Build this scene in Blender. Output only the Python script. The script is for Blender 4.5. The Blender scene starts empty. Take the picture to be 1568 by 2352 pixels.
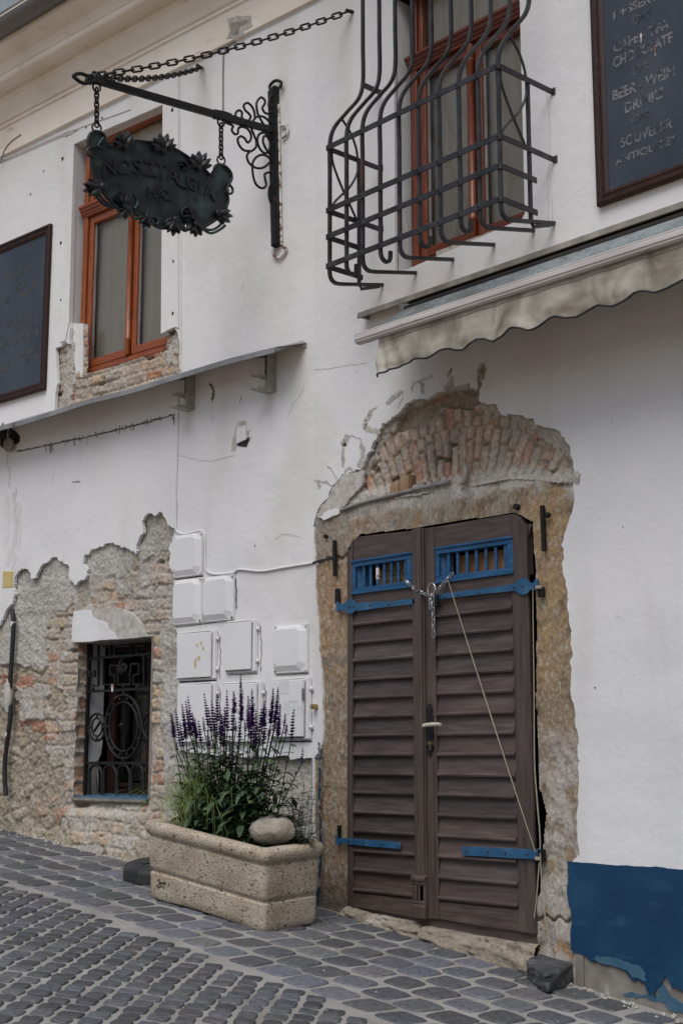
import bpy, bmesh, math, random
import numpy as np
from mathutils import Vector, Matrix
random.seed(7)
PI=math.pi
scene=bpy.context.scene
COL=scene.collection

# ------------------------------------------------------------------ camera model (photo measured on a 1568 x 2352 grid)
F=3200.0; TH=math.atan(568/3200); YAW=math.radians(47.9)
c_,s_=math.cos,math.sin
RT=np.array((c_(YAW),s_(YAW),0.0))
FW=np.array((-s_(YAW)*c_(TH),c_(YAW)*c_(TH),s_(TH)))
UP=np.array((s_(YAW)*s_(TH),-c_(YAW)*s_(TH),c_(TH)))
CAM=np.array((5.431,-5.4742,0.82606))
def ray(px,py): return FW+(px-784)/F*RT-(py-1176)/F*UP
class Frame:
    """a wall plane: x along the wall, y into it, z up"""
    def __init__(s,ox,ang): s.ox=ox; s.c=math.cos(ang); s.s=math.sin(ang); s.cam=s.toL(CAM)
    def toL(s,p):
        x,y=p[0]-s.ox,p[1]
        return np.array((s.ox+x*s.c+y*s.s,-x*s.s+y*s.c,p[2]))
    def toW(s,p):
        x,y=p[0]-s.ox,p[1]
        return Vector((s.ox+x*s.c-y*s.s,x*s.s+y*s.c,p[2]))
    def r(s,px,py):
        d=ray(px,py); return np.array((d[0]*s.c+d[1]*s.s,-d[0]*s.s+d[1]*s.c,d[2]))
    def at(s,px,py,Y=0.0):
        r=s.r(px,py); t=(Y-s.cam[1])/r[1]; return tuple(float(v) for v in s.cam+t*r)
    def atx(s,px,py,X):
        r=s.r(px,py); t=(X-s.cam[0])/r[0]; return tuple(float(v) for v in s.cam+t*r)
    def px(s,X,Y,Z):
        """local points (arrays) to photo grid"""
        x=s.ox+(X-s.ox)*s.c-Y*s.s; y=(X-s.ox)*s.s+Y*s.c
        dx,dy,dz=x-CAM[0],y-CAM[1],Z-CAM[2]
        d=dx*FW[0]+dy*FW[1]+dz*FW[2]
        return 784+F*(dx*RT[0]+dy*RT[1])/d, 1176-F*(dx*UP[0]+dy*UP[1]+dz*UP[2])/d
RW=Frame(0,0)
XH=RW.at(719,1500)[0]
LW=Frame(XH,math.radians(5.3))
def R1(l): return [(x/2,y/2) for x,y in l]
def R2(l): return [(783.5+x/2,y/2) for x,y in l]
def R3(l): return [(x/2,588+y/2) for x,y in l]
def R4(l): return [(783.5+x/2,588+y/2) for x,y in l]
def R5(l): return [(x/2,1176+y/2) for x,y in l]
def R6(l): return [(783.5+x/2,1176+y/2) for x,y in l]
def R7(l): return [(x/2,1764+y/2) for x,y in l]
def R8(l): return [(783.5+x/2,1764+y/2) for x,y in l]
def gz(x,y=0):
    if x<-9: return gz(-9)-.05*(x+9)
    if x>8: return gz(8)-.15*(x-8)
    return -.051-.1044*(x+.5)-.0031*(x+.5)*(x+3.67)
def gnd(px,py):
    r=ray(px,py); lo,hi=0.5,40
    f=lambda t:(CAM[2]+t*r[2])-gz(CAM[0]+t*r[0])
    for _ in range(60):
        m=(lo+hi)/2
        if f(m)>0: lo=m
        else: hi=m
    return CAM+lo*r

# ------------------------------------------------------------------ numpy noise
def h2(ix,iy,s=0):
    v=np.sin(ix*127.1+iy*311.7+s*74.7)*43758.5453
    return v-np.floor(v)
def vn(x,y,s=0):
    ix,iy=np.floor(x),np.floor(y); fx,fy=x-ix,y-iy
    fx=fx*fx*(3-2*fx); fy=fy*fy*(3-2*fy)
    a=h2(ix,iy,s);b=h2(ix+1,iy,s);c=h2(ix,iy+1,s);d=h2(ix+1,iy+1,s)
    return (a*(1-fx)+b*fx)*(1-fy)+(c*(1-fx)+d*fx)*fy
def fbm(x,y,s=0,o=4):
    t=0;a=.5;n=0
    for i in range(o):
        t=t+a*vn(x*2**i,y*2**i,s+i*13.7); n+=a; a*=.55
    return t/n
def wor(x,y,s=0):
    ix,iy=np.floor(x),np.floor(y)
    f1=np.full(x.shape,9.);f2=np.full(x.shape,9.);idd=np.zeros(x.shape)
    for i in(-1,0,1):
        for j in(-1,0,1):
            cx,cy=ix+i,iy+j
            d=np.hypot(cx+h2(cx,cy,s)-x,cy+h2(cx,cy,s+5)-y); hid=h2(cx,cy,s+9)
            n=d<f1
            f2=np.where(n,f1,np.minimum(f2,d)); idd=np.where(n,hid,idd); f1=np.where(n,d,f1)
    return f1,f2,idd
def sst(v,a,b):
    t=np.clip((v-a)/(b-a),0,1); return t*t*(3-2*t)
def inpoly(X,Y,poly):
    r=np.zeros(X.shape,bool); n=len(poly)
    for i in range(n):
        x0,y0=poly[i];x1,y1=poly[(i+1)%n]
        if y0==y1: continue
        k=((y0>Y)!=(y1>Y))&(X<(x1-x0)*(Y-y0)/(y1-y0)+x0)
        r^=k
    return r
def mixc(a,b,t): return a*(1-t[...,None])+b*t[...,None]
def palette(idd,cols):
    cols=np.array(cols); return cols[np.minimum((idd*len(cols)).astype(int),len(cols)-1)]

# ------------------------------------------------------------------ materials
def mk(name,cols,scale=6,detail=5,rough=.75,bump=None,metal=0,stretch=(1,1,1),attr=None,fine=None,dirt=None,spec=.4,rot=(0,0,0),rvar=.1,distort=0.0,sheen=0):
    m=bpy.data.materials.new(name); m.use_nodes=True
    nt=m.node_tree; N=nt.nodes; L=nt.links
    b=N['Principled BSDF']; b.inputs['Metallic'].default_value=metal
    b.inputs['Specular IOR Level'].default_value=spec
    tc=N.new('ShaderNodeTexCoord'); geo=N.new('ShaderNodeNewGeometry')
    mp=N.new('ShaderNodeMapping'); mp.inputs['Scale'].default_value=stretch; mp.inputs['Rotation'].default_value=rot
    L.new(geo.outputs['Position'],mp.inputs[0])
    def noise(sc,dt,vec=None,dis=0):
        n=N.new('ShaderNodeTexNoise'); n.inputs['Scale'].default_value=sc; n.inputs['Detail'].default_value=dt
        n.inputs['Distortion'].default_value=dis
        L.new(vec or mp.outputs[0],n.inputs['Vector']); return n
    n=noise(scale,detail,dis=distort)
    cr=N.new('ShaderNodeValToRGB'); L.new(n.outputs['Fac'],cr.inputs[0])
    el=cr.color_ramp.elements
    while len(el)<len(cols): el.new(.5)
    for e,(p,c) in zip(el,cols): e.position=p; e.color=(*c,1)
    out=cr.outputs[0]
    def mix(a,bc,fac,mode='MIX'):
        x=N.new('ShaderNodeMix'); x.data_type='RGBA'; x.blend_type=mode
        if hasattr(fac,'is_linked'): L.new(fac,x.inputs['Factor'])
        else: x.inputs['Factor'].default_value=fac
        for s,v in ((x.inputs['A'],a),(x.inputs['B'],bc)):
            if hasattr(v,'is_linked'): L.new(v,s)
            else: s.default_value=(*v,1)
        return x.outputs['Result']
    if attr:
        a=N.new('ShaderNodeVertexColor'); a.layer_name=attr
        out=mix(a.outputs[0],out,1.0,'MULTIPLY')
    if fine:
        n2=noise(fine[0],4); cr2=N.new('ShaderNodeValToRGB'); L.new(n2.outputs['Fac'],cr2.inputs[0])
        lo=1-fine[1]; cr2.color_ramp.elements[0].position=.3; cr2.color_ramp.elements[1].position=.7
        cr2.color_ramp.elements[0].color=(lo,lo,lo,1); cr2.color_ramp.elements[1].color=(1,1,1,1)
        out=mix(out,cr2.outputs[0],1.0,'MULTIPLY')
    for d in (dirt or []):   # (colour, scale, lo, hi, stretch)
        v=N.new('ShaderNodeMapping'); v.inputs['Scale'].default_value=d[4] if len(d)>4 else (1,1,1)
        v.inputs['Location'].default_value=(d[1]*.37,1.3,2.1)
        L.new(geo.outputs['Position'],v.inputs[0])
        n3=noise(d[1],6,v.outputs[0]); r3=N.new('ShaderNodeMapRange')
        r3.inputs['From Min'].default_value=d[2]; r3.inputs['From Max'].default_value=d[3]
        L.new(n3.outputs['Fac'],r3.inputs['Value'])
        out=mix(out,d[0],r3.outputs['Result'])
    L.new(out,b.inputs['Base Color'])
    rr=N.new('ShaderNodeMapRange'); rr.inputs['To Min'].default_value=max(0,rough-rvar); rr.inputs['To Max'].default_value=min(1,rough+rvar)
    L.new(n.outputs['Fac'],rr.inputs['Value']); L.new(rr.outputs['Result'],b.inputs['Roughness'])
    prev=None
    for bp in (bump or []):  # (scale, strength, distance[, detail])
        nb=noise(bp[0],bp[3] if len(bp)>3 else 6)
        bn=N.new('ShaderNodeBump'); bn.inputs['Strength'].default_value=bp[1]; bn.inputs['Distance'].default_value=bp[2]
        L.new(nb.outputs['Fac'],bn.inputs['Height'])
        if prev: L.new(prev,bn.inputs['Normal'])
        prev=bn.outputs[0]
    if prev: L.new(prev,b.inputs['Normal'])
    if sheen: b.inputs['Sheen Weight'].default_value=sheen
    return m
M={}
W0=(.70,.70,.705)
M['plaster']=mk('white_plaster',[(.3,(.655,.655,.66)),(.5,W0),(.72,(.725,.72,.715))],1.6,8,.88,
   [(110,.35,.002),(22,.35,.005),(7,.35,.014),(1.8,.35,.04)],spec=.25,
   dirt=[((.57,.54,.49),2.2,.53,.82,(1,1,.20)),((.60,.575,.54),.9,.54,.80),((.52,.48,.43),26,.69,.84),((.50,.48,.46),7,.70,.82,(1.6,1,.5))])
M['plaster_warm']=mk('cream_plaster',[(.3,(.69,.62,.52)),(.5,(.77,.71,.62)),(.7,(.80,.76,.69))],1.8,8,.88,[(60,.25,.003),(9,.3,.01)],spec=.25,
   dirt=[((.42,.36,.29),9,.62,.82,(.6,1,1.5)),((.60,.49,.37),1.2,.55,.8)])
M['masonry']=mk('exposed_masonry',[(.25,(.68,.67,.66)),(.5,(1,1,1)),(.75,(1.26,1.25,1.23))],48,9,.95,[(140,.7,.004),(45,.7,.008)],attr='Col',spec=.15)
M['stone']=mk('sandstone',[(.25,(.70,.70,.70)),(.5,(1,1,1)),(.75,(1.25,1.22,1.18))],80,9,.93,[(190,.6,.003),(60,.4,.004)],attr='Col',spec=.15)
M['grey_render']=mk('old_grey_render',[(.3,(.30,.28,.25)),(.5,(.39,.37,.335)),(.72,(.46,.44,.41))],9,8,.95,[(60,.5,.006),(18,.5,.012)],spec=.15)
M['base_render']=mk('damp_base_render',[(.3,(.15,.135,.115)),(.5,(.21,.19,.165)),(.75,(.30,.28,.25))],7,8,.95,[(70,.4,.004),(16,.4,.01)],spec=.2,
   dirt=[((.45,.44,.42),14,.66,.8)])
M['blue_dado']=mk('blue_dado_paint',[(.3,(.005,.034,.082)),(.55,(.008,.046,.106)),(.8,(.018,.066,.135))],3,8,.5,[(50,.2,.003),(8,.25,.01)],spec=.3,
   dirt=[((.035,.095,.17),5,.60,.88,(1,1,3))])
M['blue_faded']=mk('faded_blue_dado_paint',[(.3,(.035,.095,.155)),(.6,(.06,.125,.185)),(.8,(.11,.165,.21))],12,8,.8,[(50,.3,.003)],spec=.2)
def wood(name,a,b,c,rough,grain,spec=.35,dirt=None):
    return mk(name,[(.28,a),(.5,b),(.74,c)],14,7,rough,[(30,.35,.003)],stretch=grain,spec=spec,dirt=dirt,distort=.3)
HG=(.35,3,3.4); VG=(3.2,3,.22)
M['door_h']=wood('dark_brown_boards',(.042,.030,.025),(.070,.051,.043),(.105,.080,.068),.5,HG,.45,dirt=[((.135,.105,.088),2.6,.62,.8,(.5,1,2)),((.20,.14,.09),17,.74,.80,(.4,1,2))])
M['door_v']=wood('dark_brown_stiles',(.042,.030,.025),(.068,.050,.042),(.10,.076,.065),.5,VG,.45,dirt=[((.13,.105,.09),3,.63,.8,(2,1,.5)),((.30,.27,.23),15,.76,.80,(2,1,.5))])
M['door_slat']=mk('dark_brown_slats',[(.28,(.60,.58,.57)),(.5,(1,1,1)),(.74,(1.5,1.52,1.55))],14,8,.5,[(30,.4,.003),(5,.3,.01)],stretch=HG,spec=.45,distort=.3,attr='Col',dirt=[((.15,.12,.10),2.6,.64,.82,(.5,1,2)),((.22,.155,.10),19,.74,.79,(.4,1,2)),((.02,.016,.014),9,.70,.76)])
M['door_blue']=wood('blue_painted_wood',(.010,.052,.128),(.016,.080,.182),(.034,.12,.24),.5,HG,dirt=[((.05,.045,.045),9,.63,.70)])
M['strap_blue']=mk('blue_painted_iron',[(.3,(.012,.064,.14)),(.55,(.019,.090,.182)),(.8,(.05,.145,.255))],9,7,.45,[(60,.3,.002)],spec=.5,dirt=[((.075,.05,.04),26,.66,.74)])
M['ply']=mk('perforated_board',[(.3,(.16,.075,.028)),(.6,(.27,.15,.07)),(.8,(.36,.24,.13))],5,6,.8,[(40,.2,.002)])
M['win_wood']=wood('orange_varnished_wood',(.17,.038,.010),(.265,.066,.018),(.35,.105,.03),.38,(6,6,.5),.5,dirt=[((.11,.03,.012),4,.62,.8)])
M['win_wood_h']=wood('orange_varnished_rail',(.16,.036,.010),(.25,.062,.018),(.33,.10,.03),.38,(.6,.6,6),.5,dirt=[((.10,.028,.012),4,.6,.8)])
M['win_dark_h']=wood('red_brown_varnished_rail',(.075,.016,.007),(.13,.030,.012),(.19,.05,.02),.35,(.6,.6,6),.5)
M['win_dark']=wood('red_brown_varnished_wood',(.10,.024,.010),(.16,.040,.015),(.23,.066,.026),.35,(6,6,.5),.5)
M['board_wood']=wood('dark_mahogany_frame',(.014,.005,.0035),(.027,.010,.007),(.052,.020,.013),.5,(4,4,4),.3,dirt=[((.13,.08,.06),14,.72,.8)])
M['slate']=mk('slate_board_paint',[(.3,(.030,.036,.046)),(.5,(.042,.050,.063)),(.75,(.060,.069,.084))],2.2,8,.42,[(30,.1,.002)],spec=.45,
   dirt=[((.12,.13,.15),6,.64,.9,(1,1,1.6)),((.28,.30,.32),60,.75,.8)],stretch=(1,1,.8))
def chalk(name,fac,colr=(.40,.42,.45),sc=34):
    m=mk(name,[(.40,(.043,.051,.064)),(.56,tuple(v*fac+.045 for v in colr)),(.72,tuple(v*fac*1.15+.03 for v in colr))],sc,7,.8,None,spec=.2)
    return m
M['chalk']=chalk('worn_chalk_lettering',.34); M['chalk_faint']=chalk('chalk_flourish',.20,sc=16); M['chalk_smear']=chalk('rubbed_chalk',.07,sc=14)
M['chalk_mid']=chalk('half_worn_chalk_lettering',.27)
M['ochre']=mk('ochre_facade_plaster',[(.3,(.45,.29,.16)),(.5,(.52,.345,.20)),(.7,(.57,.39,.24))],1.8,8,.88,[(30,.25,.004)])
M['warm_bounce']=mk('warm_bounce_ochre',[(.3,(.34,.20,.085)),(.5,(.44,.275,.125)),(.7,(.51,.33,.165))],9,8,.9,[(30,.4,.006)])  # colour of the unseen sheet added for warm bounce light
M['cloth_dark']=mk('dingy_curtain',[(.3,(.05,.05,.048)),(.7,(.085,.083,.08))],5,5,.95)
M['blue_line']=mk('worn_blue_line',[(.3,(.006,.022,.05)),(.52,(.012,.04,.08)),(.62,(.22,.21,.20)),(.8,(.40,.39,.37))],26,7,.8,[(60,.3,.003)])
M['damp']=mk('damp_plaster',[(.3,(.56,.545,.53)),(.5,(.63,.62,.61)),(.7,(.69,.69,.69))],9,8,.9,[(60,.3,.003)],stretch=(1,1,.3))
M['masonry_plain']=mk('bare_mortar',[(.3,(.22,.20,.17)),(.6,(.33,.31,.27)),(.8,(.42,.40,.37))],14,8,.95,[(40,.6,.01)])
M['brick_plain']=mk('ochre_brick',[(.3,(.27,.16,.09)),(.55,(.36,.24,.14)),(.8,(.40,.30,.2))],14,8,.95,[(50,.6,.006)])
M['cable_grey']=mk('grey_cable_sheath',[(.3,(.20,.195,.19)),(.7,(.30,.29,.28))],20,4,.6)
M['box_relief']=mk('painted_relief',[(.3,(.60,.605,.615)),(.7,(.655,.66,.665))],20,4,.6)
M['lump']=mk('lime_mortar_lump',[(.3,(.33,.31,.28)),(.55,(.43,.41,.38)),(.8,(.52,.50,.47))],22,7,.95,[(60,.5,.006)])
M['leaf_mid']=mk('weed_leaf',[(.3,(.035,.06,.03)),(.8,(.085,.12,.065))],9,4,.65)
M['iron']=mk('grille_iron',[(.3,(.024,.022,.024)),(.5,(.040,.038,.041)),(.75,(.066,.062,.064))],12,6,.48,[(70,.3,.002)],metal=.35,spec=.5,dirt=[((.13,.055,.02),5,.66,.76)])
M['iron_black']=mk('black_wrought_iron',[(.3,(.006,.006,.006)),(.6,(.012,.0115,.011)),(.8,(.028,.024,.021))],16,7,.6,[(60,.4,.003)],metal=.1,spec=.35,dirt=[((.10,.045,.025),20,.66,.76),((.42,.40,.38),24,.735,.76)])
M['iron_white']=mk('whitewashed_iron',[(.42,(.18,.09,.05)),(.5,(.60,.585,.56)),(.8,(.68,.67,.65))],26,7,.8,[(60,.4,.003)])
M['copper']=mk('patinated_copper',[(.28,(.012,.015,.017)),(.46,(.024,.031,.032)),(.6,(.038,.060,.054)),(.78,(.065,.125,.108))],8,9,.5,[(35,.5,.006),(9,.35,.015)],metal=.45,spec=.5,
   dirt=[((.16,.14,.05),3.2,.71,.8)])
M['copper_dark']=mk('dark_copper_relief',[(.3,(.014,.014,.016)),(.6,(.028,.030,.032)),(.85,(.05,.058,.055))],10,8,.45,[(40,.4,.004)],metal=.45,spec=.5)
M['chain_dark']=mk('dark_chain',[(.3,(.012,.011,.010)),(.6,(.028,.024,.021)),(.8,(.06,.045,.035))],30,5,.5,None,metal=.5)
M['zinc']=mk('bright_zinc_chain',[(.3,(.42,.42,.43)),(.7,(.62,.62,.63))],30,5,.28,None,metal=.95)
M['alu']=mk('awning_bar_paint',[(.3,(.36,.33,.315)),(.55,(.46,.43,.415)),(.8,(.53,.50,.49))],4,7,.5,[(50,.12,.002)],stretch=(.5,1,3),dirt=[((.12,.10,.085),9,.66,.84,(.5,1,4))])
M['fascia']=mk('weathered_fascia',[(.3,(.17,.155,.13)),(.5,(.235,.215,.185)),(.75,(.32,.30,.265))],10,8,.85,[(60,.3,.003)],stretch=(1,1,.35))
M['fabric_top']=mk('blue_grey_awning_cloth',[(.3,(.15,.175,.18)),(.6,(.215,.245,.25)),(.8,(.28,.30,.30))],5,7,.9,[(200,.2,.001)],dirt=[((.035,.035,.035),60,.56,.66,(.5,1.5,1.5)),((.10,.09,.075),4,.5,.75)])
M['valance']=mk('soiled_awning_cloth',[(.28,(.15,.135,.105)),(.44,(.27,.25,.205)),(.6,(.385,.365,.31)),(.8,(.47,.45,.395))],5.5,7,.9,[(240,.2,.001),(9,.35,.02)],stretch=(1,1,.7),distort=.8,
   dirt=[((.13,.10,.068),4.2,.54,.76,(.6,1,2.0)),((.05,.045,.04),85,.70,.78)])
M['black_trim']=mk('black_edging_tape',[(.3,(.012,.013,.015)),(.7,(.03,.032,.036))],40,5,.6)
M['tin']=mk('galvanised_sheet',[(.3,(.19,.185,.18)),(.55,(.27,.265,.26)),(.8,(.36,.355,.35))],5,7,.5,[(40,.15,.002)],metal=.35,dirt=[((.10,.08,.06),7,.62,.8)])
M['tin_bracket']=mk('pale_painted_bracket',[(.3,(.25,.24,.19)),(.6,(.36,.35,.29)),(.8,(.43,.42,.37))],14,7,.65,[(40,.3,.002)],dirt=[((.12,.075,.03),11,.58,.76)])
M['box_white']=mk('painted_box_plastic',[(.3,(.665,.668,.675)),(.55,(.70,.70,.705)),(.8,(.72,.72,.72))],3,7,.6,[(70,.12,.002),(8,.12,.006)],spec=.35,dirt=[((.56,.54,.50),16,.69,.85)])
M['gap']=mk('dark_gap',[(.3,(.012,.011,.010)),(.7,(.035,.03,.026))],20,4,.9)
M['grime']=mk('dark_grime',[(.35,(.10,.075,.055)),(.7,(.26,.21,.165))],26,6,.95)
M['grime_pale']=mk('pale_scrape',[(.3,(.34,.31,.27)),(.5,(.45,.425,.39)),(.75,(.56,.55,.52))],22,7,.95,[(70,.3,.003)])
M['hair']=mk('hairline_crack',[(.35,(.50,.48,.46)),(.7,(.62,.61,.60))],26,6,.95)
M['travertine']=mk('travertine_cast_stone',[(.3,(.31,.25,.18)),(.5,(.395,.335,.255)),(.72,(.46,.405,.325))],7,9,.85,[(70,.6,.005),(25,.35,.006)],stretch=(1,1,1.6),spec=.25,
   dirt=[((.12,.085,.055),72,.565,.63,(1,1,1.6)),((.075,.05,.03),27,.66,.69,(1,1,1.4)),((.41,.36,.29),4,.6,.8)])
M['soil']=mk('potting_soil',[(.3,(.018,.013,.009)),(.7,(.05,.036,.024))],30,6,1,[(60,.8,.01)])
M['rock']=mk('field_stone',[(.3,(.18,.155,.12)),(.5,(.29,.26,.21)),(.75,(.39,.36,.31))],9,9,.85,[(70,.7,.006),(18,.7,.03)],dirt=[((.13,.10,.07),9,.64,.74)])
M['basalt']=mk('dark_sett_block',[(.3,(.030,.031,.033)),(.55,(.062,.063,.066)),(.8,(.13,.13,.13))],14,8,.7,[(70,.6,.005),(20,.5,.012)])
M['rubber']=mk('black_rubber',[(.3,(.016,.016,.017)),(.6,(.03,.03,.031)),(.85,(.06,.058,.055))],12,7,.7,[(80,.3,.002)])
M['cobble']=mk('basalt_cobble',[(.25,(.62,.62,.63)),(.5,(1,1,1)),(.78,(1.45,1.45,1.45))],46,9,.58,[(130,.5,.003),(40,.5,.005)],attr='Col',spec=.45,rvar=.16)
M['joint']=mk('mortar_joint',[(.3,(.185,.177,.165)),(.5,(.255,.245,.23)),(.75,(.325,.315,.30))],3,9,.9,[(120,.5,.003),(20,.5,.01)],spec=.25,dirt=[((.13,.12,.10),7,.64,.8),((.22,.21,.20),90,.6,.7)])
M['leaf']=mk('sage_leaf',[(.3,(.028,.052,.021)),(.55,(.048,.082,.036)),(.8,(.085,.13,.062))],9,5,.6,None,spec=.35)
M['leaf_pale']=mk('young_leaf',[(.3,(.05,.085,.028)),(.8,(.12,.17,.055))],9,5,.6)
M['stem']=mk('plant_stem',[(.3,(.020,.026,.016)),(.8,(.045,.05,.032))],12,4,.7)
M['purple']=mk('violet_flower',[(.3,(.055,.018,.10)),(.5,(.115,.040,.20)),(.75,(.19,.08,.31))],60,4,.75)
M['grass']=mk('fine_grass',[(.3,(.085,.13,.025)),(.55,(.16,.22,.055)),(.8,(.28,.28,.13))],8,4,.7)
M['string']=mk('natural_twine',[(.3,(.30,.26,.18)),(.7,(.44,.39,.29))],60,4,.9)
M['brass']=mk('worn_brass',[(.3,(.22,.15,.05)),(.7,(.42,.32,.14))],40,4,.4,None,metal=.8)
M['handle']=mk('cream_handle',[(.3,(.45,.42,.36)),(.7,(.60,.57,.50))],20,4,.35,None)
M['cable']=mk('black_cable_sheath',[(.3,(.010,.010,.011)),(.7,(.022,.022,.024))],20,4,.5)
M['white_cable']=mk('painted_cable',[(.3,(.60,.60,.60)),(.7,(.69,.69,.69))],20,4,.7)
M['yellow']=mk('yellow_sticker',[(.3,(.48,.36,.13)),(.7,(.58,.47,.22))],20,5,.7)
M['red']=mk('red_tape',[(.3,(.35,.12,.10)),(.7,(.45,.2,.17))],20,5,.7)
M['dark']=mk('unlit_interior',[(.3,(.010,.009,.008)),(.7,(.018,.016,.014))],4,4,.95)  # near-black: darkness of room depths and the awning gap set in the colour
M['curtain']=mk('net_curtain',[(.3,(.68,.63,.54)),(.6,(.76,.71,.62)),(.8,(.80,.76,.68))],3,6,.95,[(120,.2,.001)],stretch=(6,6,.3))
M['tile']=mk('old_roof_tile',[(.3,(.10,.045,.03)),(.6,(.17,.08,.05)),(.85,(.24,.15,.11))],9,8,.9,[(50,.4,.004)])
M['slate_sheet']=mk('blue_grey_verge_sheet',[(.3,(.20,.23,.26)),(.7,(.32,.35,.38))],4,7,.6)
M['bark']=mk('lichened_rubble',[(.3,(.08,.075,.055)),(.6,(.16,.15,.11)),(.85,(.26,.25,.2))],30,8,.95,[(60,.8,.01)])
M['gutter']=mk('grey_gutter',[(.3,(.115,.112,.11)),(.55,(.165,.16,.155)),(.8,(.21,.205,.20))],4,7,.5,[(50,.15,.002)],metal=.3,stretch=(.3,.3,2),dirt=[((.05,.04,.035),6,.62,.85)])
def glassmat():
    m=bpy.data.materials.new('window_glass'); m.use_nodes=True; nt=m.node_tree; N=nt.nodes; L=nt.links
    N.remove(N['Principled BSDF']); o=N['Material Output']
    t=N.new('ShaderNodeBsdfTransparent'); t.inputs[0].default_value=(.86,.87,.86,1)
    g=N.new('ShaderNodeBsdfGlossy'); g.inputs['Roughness'].default_value=.015
    fr=N.new('ShaderNodeFresnel'); fr.inputs[0].default_value=1.5
    mx=N.new('ShaderNodeMixShader'); L.new(fr.outputs[0],mx.inputs[0]); L.new(t.outputs[0],mx.inputs[1]); L.new(g.outputs[0],mx.inputs[2])
    geo=N.new('ShaderNodeNewGeometry'); n=N.new('ShaderNodeTexNoise'); n.inputs['Scale'].default_value=3
    bu=N.new('ShaderNodeBump'); bu.inputs['Strength'].default_value=.06; bu.inputs['Distance'].default_value=.02
    L.new(geo.outputs['Position'],n.inputs['Vector']); L.new(n.outputs['Fac'],bu.inputs['Height']); L.new(bu.outputs[0],g.inputs['Normal'])
    L.new(mx.outputs[0],o.inputs[0]); return m
M['glass']=glassmat()

# ------------------------------------------------------------------ object helpers
def thing(name,label,cat,loc=(0,0,0),group=None):
    o=bpy.data.objects.new(name,None); o.empty_display_size=.1; COL.objects.link(o); o.location=Vector(loc)
    o['label']=label; o['category']=cat
    if group: o['group']=group
    return o
def tag(o,label,cat,group=None):
    o['label']=label; o['category']=cat
    if group: o['group']=group
    return o
def wloc(o):
    v=Vector((0,0,0))
    while o is not None: v=v+o.location; o=o.parent
    return v
def link(name,me,mat,parent=None,kind=None,origin=None):
    """me has world coordinates; shift so that the object's origin makes sense"""
    o=bpy.data.objects.new(name,me); COL.objects.link(o)
    if mat is not None and not me.materials: me.materials.append(mat if not isinstance(mat,str) else M[mat])
    if parent is not None:
        o.parent=parent; me.transform(Matrix.Translation(-wloc(parent)))
    else:
        if origin is None:
            n=len(me.vertices); a=np.empty(n*3); me.vertices.foreach_get('co',a); a=a.reshape(-1,3)
            origin=Vector(((a[:,0].min()+a[:,0].max())/2,(a[:,1].min()+a[:,1].max())/2,a[:,2].min()))
        me.transform(Matrix.Translation(-Vector(origin))); o.location=Vector(origin)
    if kind: o['kind']=kind
    return o
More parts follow.
